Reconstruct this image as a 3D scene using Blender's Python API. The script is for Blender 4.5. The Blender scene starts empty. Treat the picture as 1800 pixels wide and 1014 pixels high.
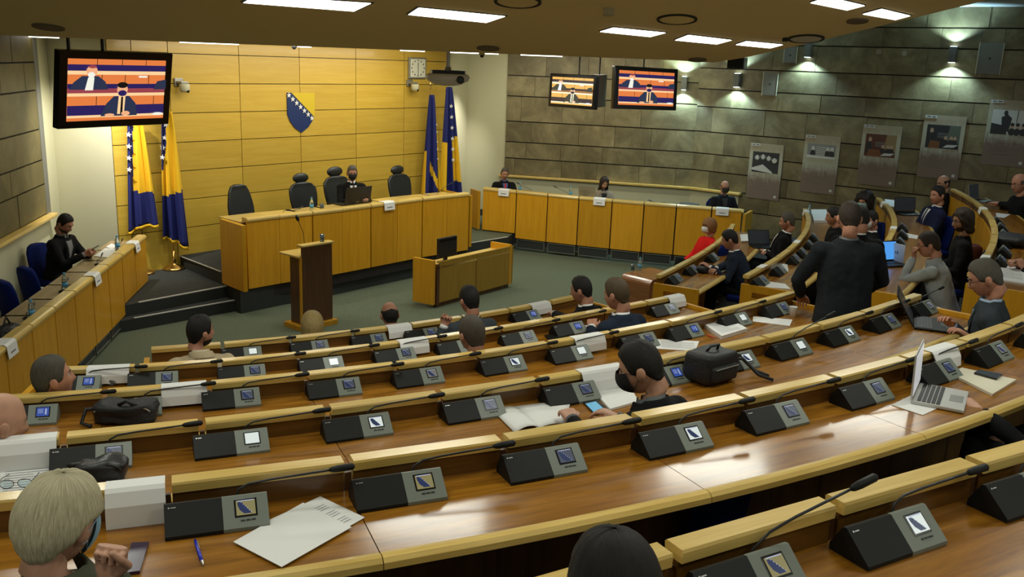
import bpy, bmesh, math, random
import numpy as np
from mathutils import Vector, Matrix, noise
from mathutils.bvhtree import BVHTree
sc = bpy.context.scene
PI = math.pi
R = math.radians
random.seed(7)
# ------------------------------------------------------------------ camera
CH = 3.7                                    # camera height over the pit floor
FPX, HY0, SIG = 1620.0, 105.0, 0.037        # focal length in pixels, horizon height and tilt
ROLL = math.atan(SIG)
PITCH = math.atan((507 - HY0) * math.cos(ROLL) / FPX)
FW = Vector((0, math.cos(PITCH), -math.sin(PITCH)))
UP0 = Vector((0, math.sin(PITCH), math.cos(PITCH)))
RI = Vector((1, 0, 0))
CR = RI * math.cos(ROLL) + UP0 * math.sin(ROLL)
CU = UP0 * math.cos(ROLL) - RI * math.sin(ROLL)
cam = bpy.data.objects.new('camera', bpy.data.cameras.new('camera'))
sc.collection.objects.link(cam)
cam.matrix_world = Matrix(((CR.x, CU.x, -FW.x, 0), (CR.y, CU.y, -FW.y, 0), (CR.z, CU.z, -FW.z, CH), (0, 0, 0, 1)))
cam.data.sensor_width = 36
cam.data.lens = FPX / 1800 * 36
cam.data.clip_start = 0.05
sc.camera = cam
# ------------------------------------------------------------------ world, exposure
w = bpy.data.worlds.new('world'); sc.world = w; w.use_nodes = True
w.node_tree.nodes['Background'].inputs[0].default_value = (0.97, 1.0, 0.86, 1)
w.node_tree.nodes['Background'].inputs[1].default_value = 0.17
sc.view_settings.view_transform = 'Standard'; sc.view_settings.look = 'None'
sc.view_settings.gamma = 1; sc.view_settings.use_curve_mapping = False
sc.view_settings.exposure = 0.55
sc.cycles.use_denoising = True
sc.cycles.max_bounces = 5; sc.cycles.diffuse_bounces = 3; sc.cycles.glossy_bounces = 3
sc.cycles.transmission_bounces = 5; sc.cycles.transparent_max_bounces = 6
sc.cycles.sample_clamp_indirect = 4
sc.cycles.caustics_reflective = False; sc.cycles.caustics_refractive = False

def area(name, loc, sx, sy, power, col=(1, .93, .78), rot=(0, 0, 0), spread=None):
    l = bpy.data.lights.new(name, 'AREA'); l.shape = 'RECTANGLE'; l.size = sx; l.size_y = sy
    l.energy = power; l.color = col
    if spread: l.spread = R(spread)
    o = bpy.data.objects.new(name, l); sc.collection.objects.link(o); o.location = loc; o.rotation_euler = rot
    return o

def U(px, py, z):
    """plan point of the picture pixel on the horizontal plane z"""
    v = FW * FPX + CR * (px - 900) - CU * (py - 507)
    t = (z - CH) / v.z
    return Vector((0, 0, CH)) + v * t

def UD(px, py, d):
    """point at depth d along the camera axis"""
    v = FW * FPX + CR * (px - 900) - CU * (py - 507)
    return Vector((0, 0, CH)) + v * (d / FPX)

def UP(px, py, P, Q):
    """point on the vertical plane through plan points P, Q"""
    v = FW * FPX + CR * (px - 900) - CU * (py - 507)
    n = Vector((Q[1] - P[1], P[0] - Q[0]))
    t = (P[0] * n.x + P[1] * n.y) / (v.x * n.x + v.y * n.y)
    return Vector((0, 0, CH)) + v * t

# ------------------------------------------------------------------ materials
def nt(m):
    m.use_nodes = True
    return m.node_tree, m.node_tree.nodes, m.node_tree.links, m.node_tree.nodes['Principled BSDF']

_M = {}
def mat(name, col, rough=.5, metal=0, spec=.5, bump=0, bscale=60, var=0, vscale=8, emit=0, coat=0, sheen=0, alpha=1, trans=0):
    if name in _M: return _M[name]
    m = bpy.data.materials.new(name); _M[name] = m
    t, N, L, b = nt(m)
    c = (*col, 1)
    b.inputs['Base Color'].default_value = c
    b.inputs['Roughness'].default_value = rough; b.inputs['Metallic'].default_value = metal
    b.inputs['Specular IOR Level'].default_value = spec
    b.inputs['Coat Weight'].default_value = coat; b.inputs['Sheen Weight'].default_value = sheen
    b.inputs['Transmission Weight'].default_value = trans
    b.inputs['Alpha'].default_value = alpha
    if emit:
        b.inputs['Emission Color'].default_value = c; b.inputs['Emission Strength'].default_value = emit
    tc = N.new('ShaderNodeTexCoord')
    if var:
        n = N.new('ShaderNodeTexNoise'); n.inputs['Scale'].default_value = vscale; n.inputs['Detail'].default_value = 4
        L.new(tc.outputs['Object'], n.inputs['Vector'])
        r = N.new('ShaderNodeValToRGB')
        r.color_ramp.elements[0].color = (*[x * (1 - var) for x in col], 1); r.color_ramp.elements[1].color = (*[min(1, x * (1 + var)) for x in col], 1)
        r.color_ramp.elements[0].position = .3; r.color_ramp.elements[1].position = .7
        L.new(n.outputs[0], r.inputs[0]); L.new(r.outputs[0], b.inputs['Base Color'])
    if bump:
        n = N.new('ShaderNodeTexNoise'); n.inputs['Scale'].default_value = bscale; n.inputs['Detail'].default_value = 3
        L.new(tc.outputs['Object'], n.inputs['Vector'])
        bb = N.new('ShaderNodeBump'); bb.inputs['Strength'].default_value = bump; bb.inputs['Distance'].default_value = .01
        L.new(n.outputs[0], bb.inputs['Height']); L.new(bb.outputs[0], b.inputs['Normal'])
    return m

def wood(name, c0, c1, axis='x', scale=9, rough=.35, coat=0, stretch=14, spec=.5, objvar=.12):
    if name in _M: return _M[name]
    m = bpy.data.materials.new(name); _M[name] = m
    t, N, L, b = nt(m)
    tc = N.new('ShaderNodeTexCoord'); mp = N.new('ShaderNodeMapping')
    s = {'x': (1, stretch, stretch), 'y': (stretch, 1, stretch), 'z': (stretch, stretch, 1)}[axis]
    mp.inputs['Scale'].default_value = s
    L.new(tc.outputs['Object'], mp.inputs[0])
    oi = N.new('ShaderNodeObjectInfo')
    ad = N.new('ShaderNodeVectorMath'); ad.operation = 'MULTIPLY_ADD'
    L.new(oi.outputs['Random'], ad.inputs[0]); ad.inputs[1].default_value = (37, 51, 23); L.new(mp.outputs[0], ad.inputs[2])
    n = N.new('ShaderNodeTexNoise'); n.inputs['Scale'].default_value = scale / 6; n.inputs['Detail'].default_value = 7; n.inputs['Roughness'].default_value = .62
    n.inputs['Distortion'].default_value = .6
    L.new(ad.outputs[0], n.inputs['Vector'])
    r = N.new('ShaderNodeValToRGB')
    r.color_ramp.elements[0].position = .32; r.color_ramp.elements[0].color = (*c0, 1)
    r.color_ramp.elements[1].position = .68; r.color_ramp.elements[1].color = (*c1, 1)
    L.new(n.outputs[0], r.inputs[0])
    hsv = N.new('ShaderNodeHueSaturation')
    ma = N.new('ShaderNodeMath'); ma.operation = 'MULTIPLY_ADD'; ma.inputs[1].default_value = objvar * 2; ma.inputs[2].default_value = 1 - objvar
    L.new(oi.outputs['Random'], ma.inputs[0]); L.new(ma.outputs[0], hsv.inputs['Value'])
    L.new(r.outputs[0], hsv.inputs['Color']); L.new(hsv.outputs[0], b.inputs['Base Color'])
    b.inputs['Roughness'].default_value = rough; b.inputs['Coat Weight'].default_value = coat; b.inputs['Coat Roughness'].default_value = .12
    b.inputs['Specular IOR Level'].default_value = spec
    bb = N.new('ShaderNodeBump'); bb.inputs['Strength'].default_value = .08; bb.inputs['Distance'].default_value = .004
    L.new(n.outputs[0], bb.inputs['Height']); L.new(bb.outputs[0], b.inputs['Normal'])
    return m

def stone(name, c0, c1, c2):
    m = bpy.data.materials.new(name)
    t, N, L, b = nt(m)
    tc = N.new('ShaderNodeTexCoord'); oi = N.new('ShaderNodeObjectInfo')
    ad = N.new('ShaderNodeVectorMath'); ad.operation = 'MULTIPLY_ADD'
    L.new(oi.outputs['Random'], ad.inputs[0]); ad.inputs[1].default_value = (31, 17, 53); L.new(tc.outputs['Object'], ad.inputs[2])
    n = N.new('ShaderNodeTexNoise'); n.inputs['Scale'].default_value = 1.6; n.inputs['Detail'].default_value = 9; n.inputs['Roughness'].default_value = .65; n.inputs['Distortion'].default_value = .5
    L.new(ad.outputs[0], n.inputs['Vector'])
    r = N.new('ShaderNodeValToRGB'); e = r.color_ramp.elements
    e[0].position = .3; e[0].color = (*c0, 1); e[1].position = .72; e[1].color = (*c2, 1)
    k = e.new(.5); k.color = (*c1, 1)
    L.new(n.outputs[0], r.inputs[0])
    hsv = N.new('ShaderNodeHueSaturation'); ma = N.new('ShaderNodeMath'); ma.operation = 'MULTIPLY_ADD'; ma.inputs[1].default_value = .3; ma.inputs[2].default_value = .85
    L.new(oi.outputs['Random'], ma.inputs[0]); L.new(ma.outputs[0], hsv.inputs['Value']); L.new(r.outputs[0], hsv.inputs['Color'])
    L.new(hsv.outputs[0], b.inputs['Base Color']); b.inputs['Roughness'].default_value = .55
    n2 = N.new('ShaderNodeTexNoise'); n2.inputs['Scale'].default_value = 25; n2.inputs['Detail'].default_value = 6
    L.new(ad.outputs[0], n2.inputs['Vector'])
    bb = N.new('ShaderNodeBump'); bb.inputs['Strength'].default_value = .25; bb.inputs['Distance'].default_value = .01
    L.new(n2.outputs[0], bb.inputs['Height']); L.new(bb.outputs[0], b.inputs['Normal'])
    _M[name] = m
    return m

def emi(name, col, s=1.0):
    if name in _M: return _M[name]
    m = bpy.data.materials.new(name); _M[name] = m
    t, N, L, b = nt(m)
    b.inputs['Base Color'].default_value = (0.01, 0.01, 0.01, 1); b.inputs['Roughness'].default_value = .25
    b.inputs['Emission Color'].default_value = (*col, 1); b.inputs['Emission Strength'].default_value = s
    return m

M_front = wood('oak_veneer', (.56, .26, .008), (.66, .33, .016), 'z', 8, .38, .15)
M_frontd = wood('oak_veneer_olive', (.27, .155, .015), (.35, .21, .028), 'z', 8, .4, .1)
M_panel = wood('maple_wall_veneer', (.52, .33, .038), (.59, .395, .058), 'x', 7, .42, .1, objvar=.07)
M_cap = wood('pale_oak_edge', (.58, .38, .085), (.74, .53, .17), 'x', 12, .3, .35, spec=.5, objvar=.08)
M_desk = wood('reddish_desk_veneer', (.150, .054, .005), (.36, .155, .014), 'x', 9, .27, .28, spec=.3, stretch=12, objvar=.1)
M_hutch = wood('brown_hutch_veneer', (.10, .042, .006), (.16, .070, .011), 'x', 8, .35, .2)
M_modest = wood('shaded_underdesk_veneer', (.10, .050, .008), (.16, .080, .014), 'z', 8, .45)  # desk front wood with the under-desk shade put into its colour
M_walnut = wood('dark_walnut', (.060, .026, .010), (.105, .045, .018), 'z', 9, .35, .2)
M_rednut = wood('reddish_table_veneer', (.17, .062, .018), (.28, .11, .035), 'x', 9, .25, .5)
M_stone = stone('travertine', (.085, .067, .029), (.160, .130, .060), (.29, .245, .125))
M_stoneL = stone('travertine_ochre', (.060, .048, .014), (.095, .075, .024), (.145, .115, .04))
M_joint = mat('dark_joint', (.012, .010, .008), .8)
M_cream = mat('cream_plaster', (.50, .48, .32), .75, bump=.05, bscale=80)
M_greyrev = mat('grey_reveal', (.14, .14, .12), .7)
M_carpet = mat('grey_green_carpet', (.125, .145, .098), .95, spec=.1, bump=.5, bscale=300, var=.12, vscale=40)
M_carpetd = mat('dark_platform_carpet', (.05, .052, .048), .95, spec=.1, bump=.5, bscale=300, var=.15, vscale=30)
M_riser = mat('dark_riser', (.022, .026, .024), .8)
M_nose = mat('metal_step_edge', (.62, .62, .60), .45, .3)
M_ceil = mat('cream_ceiling', (.78, .68, .36), .8)
M_ceilw = mat('pale_upper_ceiling', (.45, .5, .5), .8)
M_black = mat('black_plastic', (.012, .012, .013), .4)
M_blackg = mat('gloss_black', (.006, .006, .007), .2)
M_dark = mat('charcoal_plastic', (.0075, .008, .007), .5, spec=.25, bump=.1, bscale=400)
M_grey = mat('grey_terminal_plastic', (.17, .195, .165), .42)
M_silver = mat('silver_metal', (.5, .5, .48), .35, .8)
M_steel = mat('brushed_steel', (.35, .35, .33), .4, .8)
M_white = mat('white_paper', (.72, .72, .70), .7)
M_cardw = mat('white_card', (.80, .80, .78), .6)
M_ink = mat('grey_ink', (.18, .18, .2), .8)
M_leather = mat('black_leather', (.016, .018, .018), .38, bump=.25, bscale=40)
M_blue = mat('blue_upholstery', (.004, .012, .10), .9, spec=.15, bump=.2, bscale=200)
M_brass = mat('polished_brass', (.75, .48, .16), .25, 1)
M_fblue = mat('flag_blue', (.008, .014, .13), .8)
M_fyel = mat('flag_yellow', (.80, .48, .010), .75)
M_fwhite = mat('flag_white', (.7, .7, .7), .7)
M_glass = mat('clear_plastic', (.75, .9, .95), .08, trans=.9, spec=.5)
M_water = mat('blue_bottle_label', (.10, .35, .55), .4)
M_lamp = emi('lamp_diffuser', (1, .96, .86), 3.2)
M_cool = emi('cool_lamp', (.75, .95, 1), 9.0)

# ------------------------------------------------------------------ mesh helpers
class MB:
    def __init__(s): s.v = []; s.f = []; s.m = []; s.uv = None
    def add(s, vs, fs, m=0):
        o = len(s.v); s.v += [tuple(v) for v in vs]; s.f += [tuple(i + o for i in f) for f in fs]; s.m += [m] * len(fs)
        return o
    def box(s, c, d, m=0, T=None, bev=0):
        x, y, z = [k / 2 for k in d]
        if bev:
            b = bev; P = []
            bm = bmesh.new(); bmesh.ops.create_cube(bm, size=1)
            for v in bm.verts: v.co = Vector((v.co.x * 2 * x, v.co.y * 2 * y, v.co.z * 2 * z))
            bmesh.ops.bevel(bm, geom=bm.edges[:], offset=b, segments=2, profile=.6, affect='EDGES')
            vs = [v.co.copy() for v in bm.verts]; fs = [[v.index for v in f.verts] for f in bm.faces]; bm.free()
        else:
            vs = [Vector((i * x, j * y, k * z)) for i in (-1, 1) for j in (-1, 1) for k in (-1, 1)]
            fs = [(0, 1, 3, 2), (4, 6, 7, 5), (0, 4, 5, 1), (2, 3, 7, 6), (0, 2, 6, 4), (1, 5, 7, 3)]
        c = Vector(c)
        vs = [(T @ v if T else v) + c for v in vs]
        s.add(vs, fs, m); return s
    def prism(s, poly, z0, z1, m=0, T=None):
        n = len(poly)
        vs = [Vector((p[0], p[1], z0)) for p in poly] + [Vector((p[0], p[1], z1)) for p in poly]
        if T: vs = [T @ v for v in vs]
        fs = [tuple(range(n))[::-1], tuple(range(n, 2 * n))] + [(i, (i + 1) % n, n + (i + 1) % n, n + i) for i in range(n)]
        s.add(vs, fs, m); return s
    def tube(s, pts, rad, n=8, m=0, caps=True, sq=None):
        pts = [Vector(p) for p in pts]
        if not hasattr(rad, '__len__'): rad = [rad] * len(pts)
        rings = []; prev = None
        for i, p in enumerate(pts):
            t = (pts[min(i + 1, len(pts) - 1)] - pts[max(i - 1, 0)]).normalized()
            if prev is None:
                a = Vector((0, 0, 1)) if abs(t.z) < .9 else Vector((1, 0, 0))
                u = t.cross(a).normalized()
            else:
                u = (prev - t * prev.dot(t)).normalized()
            prev = u; v = t.cross(u)
            rings.append([p + (u * math.cos(2 * PI * k / n) + v * math.sin(2 * PI * k / n)) * rad[i] for k in range(n)])
        vs = [q for r in rings for q in r]
        fs = [(i * n + k, i * n + (k + 1) % n, (i + 1) * n + (k + 1) % n, (i + 1) * n + k) for i in range(len(pts) - 1) for k in range(n)]
        if caps:
            fs += [tuple(range(n))[::-1], tuple(range((len(pts) - 1) * n, len(pts) * n))]
        s.add(vs, fs, m); return s
    def lathe(s, prof, n=16, m=0, c=(0, 0, 0), T=None):
        c = Vector(c); vs = []
        for r, z in prof:
            for k in range(n):
                q = Vector((r * math.cos(2 * PI * k / n), r * math.sin(2 * PI * k / n), z))
                vs.append((T @ q if T else q) + c)
        fs = [(i * n + k, i * n + (k + 1) % n, (i + 1) * n + (k + 1) % n, (i + 1) * n + k) for i in range(len(prof) - 1) for k in range(n)]
        fs += [tuple(range(n))[::-1], tuple(range((len(prof) - 1) * n, len(prof) * n))]
        s.add(vs, fs, m); return s
    def ell(s, c, r, m=0, nu=12, nv=8, T=None):
        c = Vector(c)
        if not hasattr(r, '__len__'): r = (r, r, r)
        vs = []; 
        for j in range(1, nv):
            ph = PI * j / nv
            for k in range(nu):
                th = 2 * PI * k / nu
                vs.append(Vector((r[0] * math.sin(ph) * math.cos(th), r[1] * math.sin(ph) * math.sin(th), r[2] * math.cos(ph))))
        vs += [Vector((0, 0, r[2])), Vector((0, 0, -r[2]))]
        if T: vs = [T @ v for v in vs]
        vs = [v + c for v in vs]
        fs = [(j * nu + k, (j + 1) * nu + k, (j + 1) * nu + (k + 1) % nu, j * nu + (k + 1) % nu) for j in range(nv - 2) for k in range(nu)]
        a, b = len(vs) - 2, len(vs) - 1
        fs += [(a, k, (k + 1) % nu) for k in range(nu)] + [(b, (nv - 2) * nu + (k + 1) % nu, (nv - 2) * nu + k) for k in range(nu)]
        s.add(vs, fs, m); return s
    def sheet(s, pts_uv, f, m=0):
        pass
    def grid(s, P, m=0, closed=False):
        nv = len(P); nu = len(P[0])
        vs = [p for row in P for p in row]
        K = nu if closed else nu - 1
        fs = [(j * nu + k, j * nu + (k + 1) % nu, (j + 1) * nu + (k + 1) % nu, (j + 1) * nu + k) for j in range(nv - 1) for k in range(K)]
        s.add(vs, fs, m); return s
    def mesh(s, name, mats, smooth=False):
        me = bpy.data.meshes.new(name)
        me.from_pydata([tuple(v) for v in s.v], [], s.f)
        if not isinstance(mats, (list, tuple)): mats = [mats]
        for x in mats: me.materials.append(x)
        if len(mats) > 1: me.polygons.foreach_set('material_index', s.m)
        if smooth: me.polygons.foreach_set('use_smooth', [True] * len(me.polygons))
        me.update()
        return me
    def build(s, name, mats, parent=None, loc=None, rz=None, smooth=False, matrix=None, label=None):
        return link(name, s.mesh(name, mats, smooth), parent, loc, rz, matrix, label)

def link(name, me, parent=None, loc=None, rz=None, matrix=None, label=None):
    o = bpy.data.objects.new(name, me); sc.collection.objects.link(o)
    if parent is not None: o.parent = parent
    if loc is not None: o.location = loc
    if rz is not None: o.rotation_euler = (0, 0, rz)
    if matrix is not None: o.matrix_local = matrix
    if label: o['label'] = label
    return o

def tag(o, label, cat, group=None, kind=None):
    o['label'] = label; o['category'] = cat
    if group: o['group'] = group
    if kind: o['kind'] = kind
    return o

def thing(name, label, cat, loc=(0, 0, 0), rz=0, group=None, matrix=None):
    o = bpy.data.objects.new(name, None); sc.collection.objects.link(o)
    o.empty_display_size = .1
    if matrix is not None: o.matrix_world = matrix
    else: o.location = loc; o.rotation_euler = (0, 0, rz)
    return tag(o, label, cat, group)

def struct(name, me_or_mb, mats=None, parent=None, **k):
    o = me_or_mb.build(name, mats, parent, **k)
    if parent is None: o['kind'] = 'structure'
    return o

def rotm(x, y, z): return (Vector(x), Vector(y), Vector(z))
def frame(o, x, y, z):
    return Matrix(((x[0], y[0], z[0], o[0]), (x[1], y[1], z[1], o[1]), (x[2], y[2], z[2], o[2]), (0, 0, 0, 1)))
def wallframe(P, Q):
    """local x along the wall P->Q, z up, y out of the wall toward the room on the right hand of P->Q"""
    d = Vector((Q[0] - P[0], Q[1] - P[1])).normalized()
    return d
def dup(root):
    def cp(o, par):
        c = o.copy(); sc.collection.objects.link(c); c.parent = par
        for ch in list(o.children):
            cp(ch, c)
        return c
    return cp(root, None)
# ------------------------------------------------------------------ lamps of the room (large ones) and an added fill
def zc(Y): return CH + .05 + .19 * (8.8 - Y)           # the sloping ceiling follows the rake of the seats
def UC(px, py):
    v = FW * FPX + CR * (px - 900) - CU * (py - 507)
    t = (.05 + .19 * 8.8) / (v.z + .19 * v.y)
    return Vector((0, 0, CH)) + v * t
SL = math.atan(.19)
WARM = (.97, 1, .89)
for x, y in ((-3.2, 6.2), (-.6, 6.6), (1.8, 7.4), (-4.2, 3.5), (-1.4, 3.5), (1.5, 4.0), (3.6, 5.0), (-3.5, .6), (-.5, .4), (2.5, 1.0), (5, 2.2)):
    area('ceiling_panel_light', (x, y, zc(y) - .05), .9, .45, 17, WARM, (-SL, 0, 0))
for P in ((-4.4, 12.2), (-2.6, 12.4), (-.6, 14), (-1.3, 15.6), (.9, 16), (2.2, 14.0)):
    area('pit_ceiling_light', (P[0], P[1], CH + .08), 1.1, .3, 20, WARM)
area('wall_washer_light', (-2.75, 15.45, CH + .02), 5.4, .15, 38, (1, .95, .78), (R(38), 0, math.atan2(.777, .63)))
def spot(name, loc, tgt, power, ang, col=(1, .97, .9), blend=.5, rad=.05):
    l = bpy.data.lights.new(name, 'SPOT'); l.energy = power; l.color = col; l.spot_size = R(ang); l.spot_blend = blend; l.shadow_soft_size = rad
    o = bpy.data.objects.new(name, l); sc.collection.objects.link(o); o.location = loc
    o.rotation_euler = (Vector(tgt) - Vector(loc)).to_track_quat('-Z', 'Y').to_euler(); return o
spot('cream_niche_light', (-5.75, 12.6, CH - .05), (-6.40, 13.7, 1.7), 300, 85, blend=1)
spot('cream_niche_light', (-.35, 18.95, CH - .05), (-1.28, 19.7, 1.8), 210, 55, blend=1)
area('upper_ceiling_light', (6.5, 12.5, 4.75), 3.5, .5, 8, (.7, .9, 1), (0, 0, R(-40)))
area('side_section_light', (4.4, 10.6, 4.7), 1.2, .6, 34, WARM)

area('stone_fill_light', (1.3, 18.3, CH + .02), 4.0, .15, 26, (1, .97, .80), (R(42), 0, math.atan2(-.24, .97)))  # added fill that brightens the first stone wall section
# ------------------------------------------------------------------ structure
WL0, WL1 = Vector((-4.42, .7)), Vector((-6.90, 13.80))          # left wall, near to far
NL1 = Vector((-5.92, 13.53))                                    # corner with the wood wall
WB1 = Vector((-1.46, 19.03))
NR1 = Vector((-1.10, 20.37)); RR1 = Vector((3.65, 19.20)); RR2 = Vector((10.8, 13.52))

def wf(P, Q):
    d = (Q - P); return math.atan2(d.y, d.x), d.length
def wallbox(name, P, Q, z0, z1, m, th=.2, **k):
    a, L = wf(P, Q)
    o = MB().box((L / 2, th / 2, (z0 + z1) / 2), (L, th, z1 - z0)).build(name, m, loc=(P.x, P.y, 0), rz=a)
    o['kind'] = 'structure'; return o
fl = MB().prism([(-9, -4), (14, -4), (14, 24), (-9, 24)], -.2, 0).build('floor', M_carpet); fl['kind'] = 'structure'

# wood wall: veneer panels in courses
wb = wallbox('wall_back', NL1, WB1, 0, 4.2, M_joint)
a, L = wf(NL1, WB1)
seams = [0, .37, .95, 2.19, 3.39, 4.65, 5.86, L]
cz = [.3, .93, 1.38, 1.83, 2.275, 2.72, 3.165, 3.61, 4.1]
random.seed(3)
for i in range(len(seams) - 1):
    for j in range(len(cz) - 1):
        x0, x1 = seams[i] + .006, seams[i + 1] - .006; z0, z1 = cz[j] + .006, cz[j + 1] - .006
        MB().box((0, -.012, 0), (x1 - x0, .024, z1 - z0)).build('panel', M_panel, wb, loc=((x0 + x1) / 2, 0, (z0 + z1) / 2))

def stonewall(name, P, Q, z0, zz, sl, m, off=0.):
    o = wallbox(name, P, Q, z0, zz[-1], M_joint)
    a, L = wf(P, Q); random.seed(len(name) + int(L))
    for j in range(len(zz) - 1):
        x = 0; first = True
        while x < L - .01:
            step = sl * random.choice((.85, 1, 1.15)) * ((.3 + .6 * ((j * .37) % 1)) if first else 1); first = False
            x2 = min(L, x + step)
            if L - x2 < .3: x2 = L
            d = .03 + random.uniform(-.004, .004)
            MB().box((0, -d / 2, 0), (x2 - x - .006, d, zz[j + 1] - zz[j] - .022)).build('stone_slab', m, o, loc=((x + x2) / 2, 0, (zz[j] + zz[j + 1]) / 2))
            x = x2
    return o
NRa = Vector((-.26, 20.16))
wr = stonewall('wall_right', NRa, RR1, 0, [1.27, 1.63, 1.98, 2.42, 2.95, 3.38, 3.85], .9, M_stone)
wr2 = stonewall('wall_right', RR1, RR2, 0, [0, .42, .9, 1.27, 1.63, 1.98, 2.42, 2.92, 3.27, 3.68, 4.15, 4.49, 4.85], .98, M_stone)
WLs = WL0 + (WL1 - WL0) * .945
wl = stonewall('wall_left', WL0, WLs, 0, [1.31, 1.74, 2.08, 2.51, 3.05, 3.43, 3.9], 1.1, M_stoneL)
# cream walls either side of the wood wall and below the stone
wallbox('wall_left', WLs, WL1, 0, 4.2, M_cream, .05)
wallbox('wall_left', WL0, WLs, 0, 1.25, M_cream, -.045)
o = wl.children[0]
a, L = wf(WLs, WL1)
wallbox('wall_left', WL1, NL1, 0, 4.2, M_cream, .12)
wallbox('wall_right', WB1, NR1, 0, 4.2, M_cream, .12)
wallbox('wall_right', NR1, NRa, 0, 4.2, M_cream, .12)
wallbox('wall_right', NRa, RR1, 0, 1.22, M_cream, -.045)
d_ = (WLs - WL0).normalized(); n_ = Vector((d_.y, -d_.x))
tr = MB().prism([tuple(WLs - d_ * .0 + n_ * -.0), tuple(WLs + d_ * .26), tuple(WLs + d_ * .26 + n_ * .012), tuple(WLs + n_ * .035)], 1.28, 4.1).build('trim_1', M_greyrev); tr['kind'] = 'structure'
def sill(name, P, Q, z, dep, m):
    a, L = wf(P, Q)
    o = MB().box((L / 2, -dep / 2 + .03, 0), (L, dep, .05), bev=.012).build(name, m, loc=(P.x, P.y, z), rz=a); o['kind'] = 'structure'
sill('trim_2', WL0, WLs + d_ * .18, 1.275, .16, M_cap)
sill('trim_3', NRa - (RR1 - NRa).normalized() * .1, RR1, 1.25, .16, M_cap)
sill('trim_3', RR1, RR1 + (RR2 - RR1).normalized() * 1.15, 1.25, .16, M_cap)
wallbox('wall_right', RR1, RR1 + (RR2 - RR1).normalized() * 1.1, 0, 1.22, M_cream, -.045)
for P, Q, z in ((WB1, NR1, .32), (NR1, NRa, .32), (NRa, RR1, 0)):
    a, L = wf(P, Q)
    o = MB().box((L / 2, -.01, .07), (L, .02, .14)).build('baseboard_right', M_riser, loc=(P.x, P.y, z), rz=a); o['kind'] = 'structure'

# platforms and steps
def slab(name, poly, z0, z1, top, side, kind='structure'):
    mb = MB(); n = len(poly)
    vs = [(p[0], p[1], z0) for p in poly] + [(p[0], p[1], z1) for p in poly]
    mb.add(vs, [tuple(range(n, 2 * n))], 0)
    mb.add(vs, [tuple(range(n))[::-1]] + [(i, (i + 1) % n, n + (i + 1) % n, n + i) for i in range(n)], 1)
    o = mb.build(name, [top, side]); o['kind'] = kind
    # make sure the top faces up
    return o
def ccw(p):
    a = sum(p[i][0] * p[(i + 1) % len(p)][1] - p[(i + 1) % len(p)][0] * p[i][1] for i in range(len(p)))
    return p if a > 0 else p[::-1]
S1 = [(-5.5, 11.33), (-5.03, 11.83), (-3.86, 13.09), (-4.2, 13.6), (-6.2, 13.3), (-6.6, 12.0)]
S2 = [(-5.6, 11.38), (-5.05, 12.05), (-4.17, 13.13), (-3.96, 13.38), (-4.2, 14.4), (-5.2, 14.4), (-5.92, 13.53), (-6.55, 13.15), (-6.35, 12.1)]
slab('floor', ccw(S1), 0, .16, M_carpetd, M_riser)
slab('floor', ccw(S2), 0, .32, M_carpetd, M_riser)
DB = [(-3.90, 12.80), (-3.44, 13.36), (-3.02, 13.80), (-2.32, 14.68), (-1.58, 15.60), (-.86, 16.34)]
slab('floor', ccw(DB + [(-.95, 17.2), (-1.1, 18.2), (-1.5, 19.0), (-5.3, 14.30), (-4.32, 13.25)]), 0, .5, M_carpetd, M_riser)
Q1, Q2 = U(825, 428, .32), U(893, 417, .32)
slab('floor', ccw([(Q1.x - .5, Q1.y - .45), (Q1.x, Q1.y), (Q2.x, Q2.y), (.0, 18.3), (-.1, 18.9), (-.25, 20.15), (-1.1, 20.36), (-1.46, 19.0), (-1.2, 17.5)]), 0, .32, M_carpet, M_riser)
def edge_strip(P, Q, z, wd=.035, m=None):
    a, L = wf(Vector(P), Vector(Q))
    o = MB().box((L / 2, wd / 2, .004), (L, wd, .012)).build('trim_step', m or M_nose, loc=(P[0], P[1], z), rz=a); o['kind'] = 'structure'
edge_strip((-5.03, 11.83), (-3.94, 13.01), .16); edge_strip((-5.05, 12.05), (-4.12, 13.19), .32)
edge_strip((-5.3, 14.24), (-4.32, 13.25), .5, .015); edge_strip((Q1.x, Q1.y), (Q2.x, Q2.y), .32)
a1, a2, a3 = U(655, 503, 0), U(690, 500, 0), U(738, 532, 0)
slab('floor', ccw([tuple(U(x, y, 0)[:2]) for x, y in ((600, 521), (662, 505), (738, 533), (800, 575), (560, 640), (450, 600))]), 0, .012, M_carpet, M_nose)

# the ceilings
edge = [UC(x, y) for x, y in ((1254, 110), (1310, 101), (1368, 88), (1452, 69), (1535, 48.6), (1619, 28.5), (1736, 0), (1840, -26))]
e0 = edge[0]
poly = [(-9.5, 8.8)] + [(e0.x - .45, 8.8)] + [(p.x, p.y) for p in edge] + [(5.6, 4.6), (7.0, 2.0), (8.5, -4), (-9.5, -4)]
mb = MB(); n = len(poly)
mb.add([(x, y, zc(y)) for x, y in poly] + [(x, y, zc(y) + .12) for x, y in poly], [tuple(range(n)), tuple(range(n, 2 * n))[::-1]] + [(i, (i + 1) % n, n + (i + 1) % n, n + i) for i in range(n)])
CEIL = mb.build('ceiling', M_ceil); CEIL['kind'] = 'structure'
slab('ceiling', ccw([(-9.5, 8.75), (e0.x - .5, 8.75), (2.0, 11), (2.3, 13), (2.9, 16), (3.4, 19.5), (-.2, 20.5), (-1.5, 20.8), (-9.5, 13.5)]), CH + .13, CH + .22, M_ceil, M_ceil)
slab('ceiling', ccw([(e0.x - .6, 8.7), (4.5, 4), (14, 4), (14, 24), (-2, 24)]), 4.83, 4.95, M_ceilw, M_ceilw)

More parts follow.
